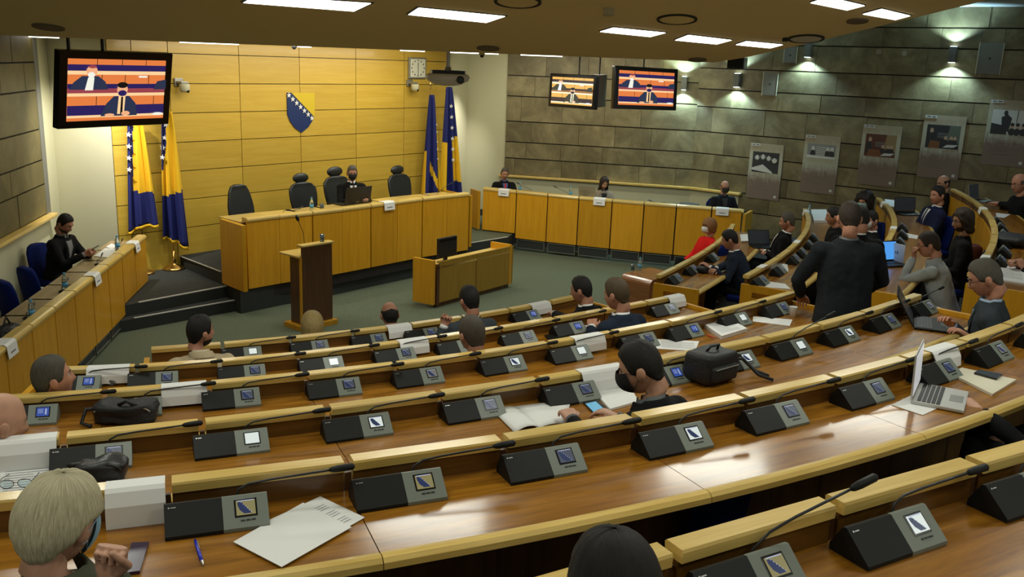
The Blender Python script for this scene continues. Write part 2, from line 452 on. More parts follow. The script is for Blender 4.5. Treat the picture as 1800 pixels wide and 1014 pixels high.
# ------------------------------------------------------------------ tiers and the curved desk rows
DZ = dict(A=2.4, B=2.15, C=1.9, D=1.65, E=1.4, F=1.15)            # desk surface heights
CAPH = .12
GAPS = {   # joints of the desk caps, as index -> picture point
 'A': [(0, 1180, 962), (1, 1465, 880), (2, 1713, 810)],
 'B': [(0, 292, 845), (1, 612, 806), (2, 882, 768), (3, 1115, 733), (4, 1307, 694), (5, 1465, 660), (6, 1590, 629), (7, 1693, 598), (8, 1773, 570)],
 'C': [(0, 115, 765), (1, 350, 739), (2, 571, 714), (3, 772, 690), (4, 951, 665), (5, 1105, 640), (6, 1230, 615), (7, 1344, 592), (8, 1435, 570), (9, 1518, 548), (10, 1585, 528)],
 'D': [(0, 184, 686), (1, 367, 673), (2, 538, 656), (3, 693, 637), (4, 840, 619), (5, 966, 601), (6, 1076, 583), (7, 1174, 564), (8, 1262, 546), (9, 1332, 529), (10, 1395, 513)],
 'E': [(0, 240, 643), (1, 386, 632), (2, 524, 619), (3, 656, 606), (4, 773, 591), (5, 880, 575), (6, 975, 558), (7, 1060, 543), (8, 1135, 529), (9, 1202, 517)],
 'F': [(-1, 390, 603), (0, 510, 592), (1, 622, 580), (2, 722, 569), (3, 812, 556), (4, 893, 543), (5, 967, 528), (6, 1032, 515)],
}
SPAN = {'A': (-2.2, 4), 'B': (-2.2, 10), 'C': (-1.6, 10.6), 'D': (-2.2, 10), 'E': (-1.15, 9), 'F': (-2, 6)}
DEG = {'A': 1, 'B': 3, 'C': 3, 'D': 3, 'E': 3, 'F': 2}
class Path:
    def __init__(s, px, py): s.px, s.py = px, py
    def p(s, t): return Vector((np.polyval(s.px, t), np.polyval(s.py, t)))
    def d(s, t): return (s.p(t + .01) - s.p(t - .01)).normalized()
    def n(s, t): d = s.d(t); return Vector((-d.y, d.x))           # toward the pit
    def at(s, t, off=0, z=0):
        q = s.p(t) + s.n(t) * off
        return Vector((q.x, q.y, z))
PATH = {}
for k, g in GAPS.items():
    P = [U(x, y, DZ[k] + CAPH) for _, x, y in g]; I = [i for i, _, _ in g]
    if k == 'A':
        PATH[k] = None; continue
    PATH[k] = Path(np.polyfit(I, [p.x for p in P], DEG[k]), np.polyfit(I, [p.y for p in P], DEG[k]))
# row A follows row B, one row spacing nearer the camera
PA = [U(x, y, DZ['A'] + CAPH) for _, x, y in GAPS['A']]
I3 = [0, 1, 2]
px = np.polyfit(I3, [p.x for p in PA], 2); py = np.polyfit(I3, [p.y for p in PA], 2)
PATH['A'] = Path(px, py)
# rows of the side section across the aisle
RC = {'F': [(1157, 484), (1200, 463), (1240, 440), (1275, 414), (1290, 393)],
      'E': [(1312, 484), (1345, 466), (1400, 427), (1420, 400), (1422, 382), (1416, 366)],
      'D': [None, (1560, 425), (1573, 396), (1568, 370), (1545, 347)],
      'C': [None, (1730, 455), (1752, 420), (1750, 400), (1735, 375), (1720, 355), (1675, 331)]}
class PPath(Path):
    def __init__(s, pts, step=.62):
        # smooth polyline resampled by arc length
        pts = [Vector((p[0], p[1])) for p in pts]
        L = [0]
        for a, b in zip(pts, pts[1:]): L.append(L[-1] + (b - a).length)
        s.L = L[-1] / step
        dg = min(3, len(pts) - 1)
        s.px = np.polyfit([l / step for l in L], [p.x for p in pts], dg); s.py = np.polyfit([l / step for l in L], [p.y for p in pts], dg)
RP = {}
for k, l in RC.items():
    pts = [U(q[0], q[1], DZ[k] + CAPH) for q in l if q]
    if k == 'D': pts = [Vector((3.25, 8.75))] + pts
    if k == 'C': pts = [Vector((4.05, 7.95))] + pts
    RP[k] = PPath(pts)
# tiers: terraces that carry the rows
def tier(k, z, left=6.0, right=2.2):
    a = PATH[k]; pts = []
    t0, t1 = SPAN[k]
    d0 = a.d(t0)
    P0 = a.p(t0)
    for q in (left, left * .5):
        pts.append(P0 - d0 * q + a.n(t0) * (-.02 * q * q))
    pts += [a.p(t) for t in np.linspace(t0, t1, 18)]
    if k in RP:
        r = RP[k]
        pts += [r.p(t) for t in np.linspace(0, r.L, 12)] + [r.p(r.L) + r.d(r.L) * right]
    else:
        pts += [a.p(t1) + a.d(t1) * .8]
        c = RP['C']
        off = {'B': -1.36, 'A': -2.7}[k]
        pts += [Vector(c.at(t, off)[:2]) for t in np.linspace(0, c.L, 10)] + [Vector(c.at(c.L, off)[:2]) + c.d(c.L) * right]
    if k == 'A': pts = [p for p in pts]
    front = []; back = []
    for i, p in enumerate(pts):
        d = (pts[min(i + 1, len(pts) - 1)] - pts[max(i - 1, 0)]).normalized(); n = Vector((-d.y, d.x))
        front.append(p + n * .045); back.append(p - n * 2.1)
    mb = MB(); n = len(pts)
    vs = [(*p, z) for p in front] + [(*p, z) for p in back] + [(*p, 0) for p in front] + [(*p, 0) for p in back]
    mb.add(vs, [(i + 1, i, n + i, n + i + 1) for i in range(n - 1)], 0)
    mb.add(vs, [(2 * n + i + 1, 2 * n + i, i, i + 1) for i in range(n - 1)] + [(n + i + 1, n + i, 3 * n + i, 3 * n + i + 1) for i in range(n - 1)] + [(0, n, 3 * n, 2 * n)[::-1], (n - 1, 2 * n - 1, 4 * n - 1, 3 * n - 1)], 1)
    o = mb.build('floor', [M_carpetd, M_riser]); o['kind'] = 'structure'
for k in 'FEDCBA': tier(k, DZ[k] - .75)

ROWNAME = {'A': 'nearest the camera, at the bottom of the picture', 'B': 'second row from the camera', 'C': 'third row from the camera',
           'D': 'fourth row from the camera', 'E': 'fifth row from the camera', 'F': 'sixth and front row'}
ROWSHORT = {'A': 'first desk row from camera', 'B': 'second desk row from camera', 'C': 'third desk row from camera', 'D': 'fourth desk row from camera',
            'E': 'fifth desk row from camera', 'F': 'front desk row by the pit'}
DD = .47                                     # desk depth

def strip(path, t0, t1, prof, n=3):
    """closed cross-section prof (offset, z) swept along the path; returns MB in a local frame and its matrix"""
    ts = np.linspace(t0, t1, n + 1)
    c = path.p((t0 + t1) / 2); d = (path.p(t1) - path.p(t0)).normalized(); y = Vector((-d.y, d.x))
    M = frame((c.x, c.y, 0), (d.x, d.y, 0), (y.x, y.y, 0), (0, 0, 1)); Mi = M.inverted()
    mb = MB(); k = len(prof)
    vs = [Mi @ path.at(t, o, z) for t in ts for o, z in prof]
    fs = [(i * k + j, i * k + (j + 1) % k, (i + 1) * k + (j + 1) % k, (i + 1) * k + j) for i in range(n) for j in range(k)]
    fs += [tuple(range(k))[::-1], tuple(range(n * k, (n + 1) * k))]
    mb.add(vs, fs)
    return mb, M
def part(root, name, path, t0, t1, prof, m, n=1, label=None):
    mb, M = strip(path, t0, t1, prof, n)
    return mb.build(name, m, root, matrix=root.matrix_world.inverted() @ M, label=label)

def desk_row(k, path, t0, t1, label, endl=True, endr=True, grp='curved rows of wooden delegate desks', plate=False, fm=None, phase=0):
    z = DZ[k]; fz = z - .75; zt = z + CAPH
    b = path.p(t0)
    root = thing('desk_row', label, 'desk', (b.x, b.y, fz), 0, grp)
    bpy.context.view_layer.update()
    i0 = math.floor(t0); 
    cuts = sorted({t0, t1} | {float(i) for i in range(math.ceil(t0), math.floor(t1) + 1) if i - t0 > .2 and t1 - i > .2})
    for a, b in zip(cuts, cuts[1:]):
        g = .028
        part(root, 'cap', path, a + g, b - g, [(-.028, zt - .008), (-.026, zt - .038), (.040, zt - .038), (.044, zt - .006), (.038, zt), (-.024, zt)], M_cap)
        part(root, 'hutch_panel', path, a + g, b - g, [(-.012, z), (.022, z), (.022, zt - .038), (-.012, zt - .038)], M_hutch)
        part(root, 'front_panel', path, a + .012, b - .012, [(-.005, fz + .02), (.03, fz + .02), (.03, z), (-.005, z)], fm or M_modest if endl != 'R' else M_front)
    for a in cuts[1:-1]:
        part(root, 'divider_post', path, a - .02, a + .02, [(-.006, fz), (.012, fz), (.012, zt - .05), (-.006, zt - .05)], M_walnut)
    # desktops and rounded nosings span two seats
    c2 = [t0] + [c for c in cuts[1:-1] if (int(round(c)) + phase) % 2 == 0] + [t1]
    y0 = -DD
    for a, b in zip(c2, c2[1:]):
        part(root, 'desktop', path, a + .003, b - .003, [(y0, z - .03), (-.0, z - .03), (-.0, z), (y0, z)], M_desk, 4)
        part(root, 'nosing', path, a + .003, b - .003, [(y0 - .052, z - .034), (y0 - .05, z - .012), (y0 - .036, z + .001), (y0 - .02, z + .004), (y0, z + .0005), (y0, z - .04), (y0 - .04, z - .042)], M_cap, 4)
    for t, e, s in ((t0, endl, -1), (t1, endr, 1)):
        if e:
            w_ = .045 / .6
            o = part(root, 'end_panel', path, t, t + s * w_, [(y0 - .05, fz), (.034, fz), (.034, z + .03), (y0 - .05, z + .03)] if s > 0 else [(y0 - .05, fz), (.034, fz), (.034, z + .03), (y0 - .05, z + .03)], M_front)
            if plate and s < 0:
                part(root, 'name_plate', path, t - w_ - .012, t - w_, [(y0 + .14, z - .10), (-.10, z - .10), (-.10, z - .045), (y0 + .14, z - .045)], M_brass)
    return root
rowobj = {}
for k in 'ABCDEF':
    t0, t1 = SPAN[k]
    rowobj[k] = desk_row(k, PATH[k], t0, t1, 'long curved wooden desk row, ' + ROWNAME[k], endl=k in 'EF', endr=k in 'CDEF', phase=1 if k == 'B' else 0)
SIDE = {'F': 'short side desk row nearest the pit, with a name plate on its end', 'E': 'side desk row beyond the aisle, second from the pit',
        'D': 'third side desk row, where the grey-shirted man sits', 'C': 'side desk row at the right, fourth from the pit, behind the long-haired man'}
for k in 'FEDC':
    desk_row(k, RP[k], 0, RP[k].L, SIDE[k], endl=True, endr=False, grp='side section desk rows', plate=k in 'FE', fm=M_front)

# ------------------------------------------------------------------ conference terminals
def screen_mat(name, bg, st, strg=1.0):
    return emi(name, bg, strg)
S_white = emi('screen_white', (.60, .66, .62), .75)
S_blue = emi('screen_menu_blue', (.03, .07, .30), .7)
S_dim = emi('screen_dim_slate', (.07, .085, .12), .5)
S_yel = emi('screen_flag_yellow', (.30, .26, .11), .5)
S_fblue = emi('screen_flag_blue', (.02, .035, .11), .5)
S_star = emi('screen_star_white', (.4, .45, .6), .6)
S_olive = emi('screen_olive', (.20, .20, .17), .5)
TW, TD, TH = .33, .135, .085
def screen_meshes():
    out = {}
    w_, h_ = .062, .052
    def base(m):
        return MB().box((0, 0, 0), (w_, h_, .003), 0)
    def flag(bgm, name):
        mb = base(0)
        mb.prism([(-.026, .020), (-.012, .020), (.018, -.022), (-.006, -.022), (-.020, -.008), (-.026, .01)], .0016, .0019, 1)
        mb.prism([(-.026, .0225), (.027, .0225), (.027, .0255), (-.026, .0255)], .0016, .0018, 2)
        for q in range(6):
            x, y = -.013 + q * .006, .018 - q * .0072
            mb.prism([(x + .0024 * math.cos(a_ * PI / 5 - PI / 2) * (1 if a_ % 2 else .45), y + .0024 * math.sin(a_ * PI / 5 - PI / 2) * (1 if a_ % 2 else .45)) for a_ in range(10)], .0019, .0022, 2)
        return mb.mesh('screen', [bgm, S_fblue, S_star])
    out['flag'] = flag(S_yel, 'f'); out['pale'] = flag(S_white, 'p'); out['dim'] = flag(S_dim, 'd'); out['olive'] = flag(S_olive, 'o')
    out['white'] = base(0).mesh('screen', [S_white])
    mb = base(0); mb.prism([(.012, -.018), (.020, -.018), (.020, .018), (.012, .018)], .0016, .002, 1)
    for q in range(4): mb.prism([(-.024, .014 - q * .007), (.002, .014 - q * .007), (.002, .016 - q * .007), (-.024, .016 - q * .007)], .0016, .002, 1)
    out['menu'] = mb.mesh('screen', [S_blue, S_star])
    return out
SCR = screen_meshes()
def terminal_meshes():
    # wedge: slanted face toward the seat (-y); x from -TW/2
    def wedge(x0, x1, lift=0.0):
        pr = [(-TD / 2, .012), (-TD / 2, 0), (TD / 2, 0), (TD / 2, .02), (.030, TH), (.018, TH + .002)]
        mb = MB(); k = len(pr)
        vs = [(x, y, z + lift) for x in (x0, x1) for y, z in pr]
        mb.add(vs, [(j, (j + 1) % k, k + (j + 1) % k, k + j) for j in range(k)] + [tuple(range(k))[::-1], tuple(range(k, 2 * k))])
        return mb
    body = wedge(-TW / 2, TW / 2 - .15).mesh('body', M_dark)
    ctl = wedge(TW / 2 - .148, TW / 2).mesh('control_panel', M_grey)
    btn = MB()
    for q in (-1, 0, 1): btn.box((q * .017, 0, 0), (.014, .005, .003), 0, bev=.001)
    btn = btn.mesh('button_bar', M_black)
    bez = MB().box((0, 0, -.001), (.074, .064, .003), 0, bev=.001).mesh('screen_bezel', M_blackg)
    logo = MB().prism([(.003 * math.cos(a_), .003 * math.sin(a_)) for a_ in np.linspace(0, 2 * PI, 9)[:-1]], 0, .0006).prism([(.006, -.0018), (.022, -.0018), (.022, .0014), (.006, .0014)], 0, .0006).mesh('maker_mark', M_silver)
    return body, ctl, btn, bez, logo
TB, TC_, TBt, TBz, TLg = terminal_meshes()
def mic_mesh(kind=0):
    if kind == 0:
        P = [(0, 0, 0), (.0, 0, .03), (.012, 0, .062), (.045, .0, .080), (.12, -.002, .088), (.22, -.006, .094), (.33, -.012, .102)]
    elif kind == 1:
        P = [(0, 0, 0), (.01, 0, .045), (.06, -.005, .085), (.14, -.015, .115), (.23, -.03, .145), (.32, -.045, .175)]
    else:
        P = [(0, 0, 0), (0, -.0, .03), (-.015, 0, .08), (-.06, -.005, .11), (-.14, -.01, .12), (-.2, -.02, .12)]
    stem = MB().tube([(0, 0, -.03), (0, 0, .012)], [.011, .008], 8).tube(P, .0042, 6).mesh('microphone', M_black, True)
    a, b = Vector(P[-2]), Vector(P[-1]); d = (b - a).normalized()
    head = MB().tube([b - d * .01, b, b + d * .02, b + d * .07, b + d * .078], [.006, .0105, .0125, .0125, .006], 10).mesh('microphone_head', M_dark, True)
    return stem, head
MICS = [mic_mesh(0), mic_mesh(1), mic_mesh(2)]
ORD = ['first', 'second', 'third', 'fourth', 'fifth', 'sixth', 'seventh', 'eighth', 'ninth', 'tenth', 'eleventh', 'twelfth', 'thirteenth']
SCRTXT = {'flag': 'bright flag screen', 'pale': 'pale flag screen', 'dim': 'dim blue-grey screen', 'olive': 'olive flag screen', 'white': 'blank white screen', 'menu': 'blue menu screen'}
sf = math.atan2(TH + .002 - .012, .018 + TD / 2)
FACE = Matrix.Rotation(sf, 4, 'X')
fc = Vector((0, (-TD / 2 + .018) / 2, (.012 + TH + .002) / 2))
fn = Vector((0, -math.sin(sf), math.cos(sf)))
def terminal(P, ang, scr, label, mic=0, s=1.0, extra=0):
    t = thing('conference_terminal', label, 'conference terminal', P, ang, 'conference terminals on the desks')
    if s != 1: t.scale = (s, s, s)
    link('body', TB, t)
    c = link('control_panel', TC_, t)
    cx = TW / 2 - .073
    def onface(dx, dy, lift):
        p = fc + Vector((cx + dx, 0, 0)) + Vector((0, math.cos(sf), math.sin(sf))) * dy + fn * lift
        return Matrix.Translation(p) @ FACE
    link('screen_bezel', TBz, c, matrix=onface(0, .012, .001))
    sc_ = link('screen', SCR[scr], c, matrix=onface(0, .012, .0022), label=SCRTXT[scr])
    link('button_bar', TBt, c, matrix=onface(.005, -.032, .001))
    link('maker_mark', TLg, t, matrix=Matrix.Translation(fc + Vector((-TW / 2 + .015, 0, 0)) + Vector((0, math.cos(sf), math.sin(sf))) * .042 + fn * .001) @ FACE)
    if mic is not None:
        st = link('microphone', MICS[mic][0], t, (cx - .03, .052, .03)); link('microphone_head', MICS[mic][1], st)
    return t
TERMS = {
 'A': [(1300, 1000, 'flag', 1), (1560, 937, 'pale', 0), (1795, 862, 'olive', 0)],
 'B': [(380, 901, 'flag', 0), (693, 857, 'flag', 0), (957, 810, 'dim', 0), (1180, 771, 'pale', 0), (1362, 730, 'dim', 0), (1512, 690, 'dim', 0), (1635, 651, 'dim', 0), (1735, 620, 'olive', 0), (1822, 592, 'olive', None)],
 'C': [(165, 800, 'dim', 0), (412, 776, 'white', 0), (630, 748, 'pale', 0), (828, 718, 'dim', 0), (998, 689, 'dim', None), (1165, 660, 'menu', 0), (1288, 634, 'pale', None), (1385, 610, 'white', 1), (1468, 588, 'pale', 0), (1548, 566, 'dim', 0), (1622, 542, 'olive', 0)],
 'D': [(45, 728, 'menu', 0), (228, 707, 'dim', 0), (410, 698, 'dim', 0), (583, 681, 'dim', 0), (735, 661, 'olive', 0), (880, 641, 'pale', 0), (1003, 621, 'white', 0), (1118, 599, 'dim', None), (1203, 582, 'menu', 0), (1290, 562, 'white', 0), (1361, 543, 'dim', 0)],
 'E': [(128, 673, 'menu', 0), (272, 664, 'dim', 0), (423, 653, 'dim', 0), (562, 639, 'white', 0), (692, 624, 'dim', 0), (798, 610, 'dim', 0), (911, 594, 'dim', 0), (1001, 577, 'menu', 0), (1167, 544, 'dim', None)],
 'F': [(425, 618, 'white', 0), (543, 606, 'dim', 0), (650, 597, 'dim', None), (742, 587, 'dim', None), (921, 555, 'menu', None)],
}
def row_angle(path, P):
    best = min(np.linspace(-4, 14, 361), key=lambda t: (path.p(t) - Vector(P[:2])).length)
    d = path.d(best)
    return math.atan2(d.y, d.x), best
TPOS = {}
for k, l in TERMS.items():
    for i, (x, y, s_, mc) in enumerate(l):
        P = U(x, y, DZ[k] + .045)
        a, t = row_angle(PATH[k], P)
        # stand it on the desk just behind the hutch panel
        off = max(-.26, min(-.095, (Vector(P[:2]) - PATH[k].p(t)).dot(PATH[k].n(t))))
        Q = PATH[k].at(t, off, DZ[k] + .001)
        TPOS[(k, i)] = (Q, a)
        terminal(Q, a, s_, '%s terminal from the left on the %s, %s' % (ORD[i], ROWSHORT[k], SCRTXT[s_]), mc)
RT = {'F': [(1178, 489, 'dim'), (1207, 473, 'dim'), (1248, 452, 'olive'), (1268, 436, 'dim')], 'E': [(1333, 494, 'dim'), (1365, 474, 'olive'), (1395, 455, 'dim')]}
for k, l in RT.items():
    for i, (x, y, s_) in enumerate(l):
        P = U(x, y, DZ[k] + .045); pth = RP[k]
        t = min(np.linspace(0, pth.L, 200), key=lambda t: (pth.p(t) - Vector(P[:2])).length); d = pth.d(t)
        Q = pth.at(t, -.11, DZ[k] + .001)
        terminal(Q, math.atan2(d.y, d.x), s_, '%s terminal from the aisle on the %s side desk row across the aisle' % (ORD[i], {'F': 'first', 'E': 'second'}[k]), None)
for k, ts in (('D', [1.2, 3.6, 4.6, 5.6, 6.6]), ('C', [2.0, 3.0, 4.0, 4.9, 5.8, 6.7]), ('E', [3.4, 4.4, 5.4])):
    for i, t in enumerate(ts):
        pth = RP[k]
        if t > pth.L - .4: continue
        d = pth.d(t)
        terminal(pth.at(t, -.11, DZ[k] + .001), math.atan2(d.y, d.x), 'dim', '%s dark terminal seen edge-on behind the %s' % (ORD[i], {'E': 'second side desk row, far end', 'D': 'third side desk row', 'C': 'fourth side desk row at the right'}[k]), None)

# ------------------------------------------------------------------ desks of the pit
def panel_desk(name, label, pts, z0, z1, m, grp, grille=False, wide=(), depth=.62, zd=None, z0f=None, lip=.06, dm=None):
    root = thing(name, label, 'desk', (pts[0][0], pts[0][1], 0), 0, grp)
    bpy.context.view_layer.update(); inv = root.matrix_world.inverted()
    zd = zd or z1 - .07
    for i in range(len(pts) - 1):
        P, Q = Vector(pts[i]), Vector(pts[i + 1]); a, L = wf(P, Q); y = Vector((-(Q - P).normalized().y, (Q - P).normalized().x))
        c = (P + Q) / 2; M = inv @ Matrix.Translation((c.x, c.y, 0)) @ Matrix.Rotation(a, 4, 'Z')
        za = z0f[i] if z0f and i in z0f else z0
        g0 = .012 if i in wide else .003; g1 = .012 if i + 1 in wide else .003
        b0, b1 = -L / 2 + g0, L / 2 - g1
        MB().prism([(b0, 0), (b1, 0), (b1, .03), (b0, .03)], za, z1 - .05).build('front_panel', m, root, matrix=M)
        # rounded top edge
        pr = [(-.012, z1 - .055), (-.016, z1 - .028), (-.006, z1 - .008), (.02, z1), (.11, z1), (.13, z1 - .02)]
        pr.append((.13, min(z1 - .055, zd - .01))); mb = MB(); vs = [(x, yy, zz) for x in (b0, b1) for yy, zz in pr]; k = 7
        mb.add(vs, [(j, k + j, k + (j + 1) % k, (j + 1) % k) for j in range(k)] + [tuple(range(k)), tuple(range(k, 2 * k))[::-1]])
        mb.build('top_rail', M_cap, root, matrix=M)
        MB().prism([(-L / 2 - .02, .125), (L / 2 + .02, .125), (L / 2 + .02, depth), (-L / 2 - .02, depth)], zd - .03, zd).build('desktop', dm or M_cap, root, matrix=M)
        MB().prism([(-L / 2, .035), (L / 2, .035), (L / 2, .05), (-L / 2, .05)], z0 * .5, z1 - .06).build('backing', M_joint, root, matrix=M)
        if grille and za < .3:
            gr = MB().prism([(b0 + .02, .03), (b1 - .02, .03), (b1 - .02, .045), (b0 + .02, .045)], .05, za - .01).build('kick_grille', M_riser, root, matrix=M)
            mb = MB()
            for zz in (.055, za - .03): mb.box((0, .022, zz), (b1 - b0 - .04, .012, .014))
            for xx in (b0 + .03, b1 - .03): mb.box((xx, .022, za / 2 + .01), (.014, .012, za - .07))
            mb.build('grille_frame', M_steel, gr)
    return root
DK = [(-3.80, 12.89), (-3.44, 13.30), (-3.04, 13.70), (-2.67, 14.12), (-2.30, 14.58), (-1.935, 15.04), (-1.57, 15.50), (-1.185, 15.90), (-.82, 16.27)]
dais = panel_desk('dais_desk', 'long raised presiding desk of light oak panels with rounded top on the dais', DK, .35, 1.385, M_front, None, wide=(2, 4, 6), depth=.7)
inv = dais.matrix_world.inverted()
E1, E2 = U(425, 398, 1.32), U(386, 386, 1.32)
def vbox(P, Q, th, z0, z1):
    P, Q = Vector(P[:2]), Vector(Q[:2]); d = (Q - P).normalized(); n = Vector((-d.y, d.x)) * th
    return MB().prism([tuple(P), tuple(Q), tuple(Q + n), tuple(P + n)], z0, z1)
vbox(E1, E2, -.06, .38, 1.33).build('end_panel', M_front, dais, matrix=inv)
vbox((-.80, 16.30), (-1.32, 16.85), -.05, .4, 1.33).build('end_panel', M_front, dais, matrix=inv)
GK = [(-.66, 18.40), (.02, 18.12), (.63, 17.84), (1.22, 17.60), (1.84, 17.38), (2.42, 17.18), (3.0, 17.02), (3.62, 16.84), (4.15, 16.70)]
rdesk = panel_desk('side_desk', 'long faceted oak desk below the stone wall with vented kick panels', GK, .25, 1.20, M_front, 'long panelled side desks', True, wide=range(9), depth=.55, z0f={0: .345})
inv = rdesk.matrix_world.inverted()
vbox((4.17, 16.70), (4.42, 17.2), -.05, .25, 1.12).build('end_panel', M_front, rdesk, matrix=inv)
vbox((-.70, 18.42), (-.88, 18.75), .05, .345, 1.12).build('end_panel', M_front, rdesk, matrix=inv)
LKY = [13.22 - .66 * i for i in range(11)]
LK = [(-4.95 - .154 * (y - 10.41), y) for y in LKY][::-1]
ldesk = panel_desk('side_desk', 'long oak-panelled desk along the left cream wall with blue chairs behind', LK, .19, 1.03, M_front, 'long panelled side desks', True, wide=range(12), depth=.50, z0f={9: .34, 8: .34}, zd=.93, dm=wood('tan_desktop', (.24, .17, .08), (.34, .25, .13), 'x', 8, .4))
# clerk's table in the pit
A_, B_, C_ = Vector((-1.49, 13.69)), Vector((-1.16, 13.49)), Vector((.0, 15.03)); D_ = A_ + (C_ - B_)
ct = thing('clerk_table', 'low oak table with raised side panels and a black monitor, in the pit', 'table', (B_.x, B_.y, 0))
bpy.context.view_layer.update(); inv = ct.matrix_world.inverted()
mid = (B_ + C_) / 2; dd = (C_ - B_).normalized()
vbox(B_, A_, .05, .06, .745).build('side_panel', M_front, ct, matrix=inv)
vbox(C_ - dd * .05, D_ - dd * .05, .05, .06, .735).build('side_panel', M_front, ct, matrix=inv)
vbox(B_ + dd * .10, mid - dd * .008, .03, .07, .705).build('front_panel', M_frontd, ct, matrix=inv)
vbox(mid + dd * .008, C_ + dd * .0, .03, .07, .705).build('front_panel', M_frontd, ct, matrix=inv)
u_ = (A_ - B_)
MB().prism([tuple(B_ + dd * .05), tuple(C_ - dd * .05), tuple(D_ - dd * .05), tuple(A_ + dd * .05)], .60, .63).build('tabletop', M_cap, ct, matrix=inv)
vbox(B_ + dd * .04 + u_ * .1, C_ - dd * .06 + u_ * .1, .03, 0, .09).build('plinth', M_walnut, ct, matrix=inv)
vbox(B_ + dd * .04, B_ + dd * .1, .04, .03, .67).build('corner_post', M_walnut, ct, matrix=inv)
mo = thing('computer_monitor', 'black computer monitor seen from behind on the low clerk table', 'monitor', (*(B_ + dd * .42 + u_ * .35), .63), wf(B_, C_)[0])
MB().box((0, 0, .25), (.42, .05, .30), bev=.01).build('casing', M_black, mo)
MB().box((0, -.028, .36), (.36, .006, .03)).build('vent', M_blackg, mo)
MB().box((0, .03, .06), (.06, .04, .12)).box((0, .03, .008), (.22, .16, .016), bev=.004).build('stand', M_black, mo)
# lectern
L0_, L1_ = Vector((-2.83, 12.07)), Vector((-2.50, 12.46)); e_ = (L1_ - L0_).normalized(); g_ = Vector((-e_.y, e_.x))
lc = thing('lectern', 'tall dark walnut lectern with pale oak top and shelf standing in the pit', 'lectern', (L0_.x, L0_.y, 0), math.atan2(e_.y, e_.x))
MB().box((.255, .015, .60), (.50, .03, 1.14)).build('front_panel', M_walnut, lc)
MB().box((.255, .035, 1.178), (.54, .13, .03), bev=.01).build('top', M_cap, lc)
MB().box((.015, .15, .54), (.03, .24, .94)).build('side_panel', M_walnut, lc)
MB().box((.495, .15, .54), (.03, .24, .94)).build('side_panel', M_walnut, lc)
MB().box((-.012, .018, .54), (.022, .036, .96)).build('corner_strip', M_front, lc)
MB().box((.24, .24, 1.025), (.56, .44, .03), bev=.008).build('shelf', M_cap, lc)
MB().box((.24, .14, .04), (.62, .40, .08), bev=.008).build('base', M_front, lc)
mi = MB().tube([(.12, .10, 1.19), (.10, .10, 1.35), (.02, .10, 1.52)], .004, 6).build('microphone', M_black, lc)
MB().tube([(.03, .1, 1.50), (.02, .1, 1.525), (.005, .1, 1.56), (-.005, .1, 1.59)], [.01, .022, .024, .01], 10).build('microphone_head', M_black, mi, smooth=True)
# waterfall table beside the first side row
tp = [U(1092, 481, .52), U(1143, 493, .52), U(1163, 470, .52), U(1118, 463, .52)]
tp[2] = tp[1] + (tp[3] - tp[0])
wt = thing('waterfall_table', 'reddish-brown low table with rounded waterfall edge at the end of the pit', 'table', (tp[0].x, tp[0].y, 0))
ex = (tp[1] - tp[0]); ex.z = 0; wL = ex.length; ex.normalize(); ey = (tp[3] - tp[0]); ey.z = 0; dL = .75; ey = Vector((-ex.y, ex.x, 0))
pr = [(0, 0), (0, .40)] + [(.10 - .10 * math.cos(a_), .42 + .10 * math.sin(a_)) for a_ in np.linspace(.1, PI / 2, 5)] + [(dL, .52), (dL, .48), (.10, .48), (.05, .43), (.045, 0)]
mb = MB(); k = len(pr); mb.add([(x, y, z) for x in (0, wL) for y, z in pr], [(j, (j + 1) % k, k + (j + 1) % k, k + j) for j in range(k)] + [tuple(range(k))[::-1], tuple(range(k, 2 * k))])
mb.build('top', M_rednut, wt, rz=math.atan2(ex.y, ex.x))
MB().box((wL / 2, dL - .04, .24), (wL - .04, .04, .48)).build('back_panel', M_rednut, wt, rz=math.atan2(ex.y, ex.x))

# ------------------------------------------------------------------ chairs
def lchair_meshes(head):
    back = MB(); prof = []
    rows = []
    for j in range(9):
        v = j / 8; z = .50 + v * (.66 if not head else .56)
        wv = (.21 + .06 * math.sin(PI * min(1, v * 1.1 + .05))) if not head else (.17 + .115 * math.sin(PI * (v * .62 + .08)))
        if j == 8: wv *= .78
        if j == 0: wv *= .8
        y = -.22 - .10 * v
        ring = []
        for k_ in range(16):
            a_ = 2 * PI * k_ / 16; c, s_ = math.cos(a_), math.sin(a_)
            ring.append(Vector((wv * math.copysign(abs(c) ** .6, c), y + .045 * math.copysign(abs(s_) ** .7, s_) + .03 * (abs(c) ** 3), z)))
        rows.append(ring)
    top = rows[-1]; rows.append([Vector((p.x * .5, p.y * 1, p.z + .03)) for p in top])
    back.grid(rows, closed=True); n = len(back.v); back.add([], [])
    back.f.append(tuple(range(16))[::-1]); back.m.append(0); back.f.append(tuple(range(n - 16, n))); back.m.append(0)
    B = back.mesh('backrest', M_leather, True)
    seat = MB().box((0, .02, .46), (.50, .50, .10), bev=.04).mesh('seat', M_leather, True)
    arm = MB().tube([(0, -.2, .55), (0, -.18, .68), (0, .1, .69), (0, .16, .66)], .02, 8).mesh('armrest', M_black, True)
    hd = MB().ell((0, -.33, 1.16), (.165, .045, .085), nu=16, nv=10).box((0, -.34, 1.08), (.05, .02, .08)).mesh('headrest', M_leather, True)
    bs = MB().tube([(0, 0, .06), (0, 0, .44)], .03, 8)
    for q in range(5):
        a_ = q * 2 * PI / 5; bs.tube([(0, 0, .09), (.28 * math.cos(a_), .28 * math.sin(a_), .05)], [.025, .015], 6).ell((.28 * math.cos(a_), .28 * math.sin(a_), .03), .028, nu=8, nv=6)
    return B, seat, arm, hd, bs.mesh('base', M_black, True)
LC = {False: lchair_meshes(False), True: lchair_meshes(True)}
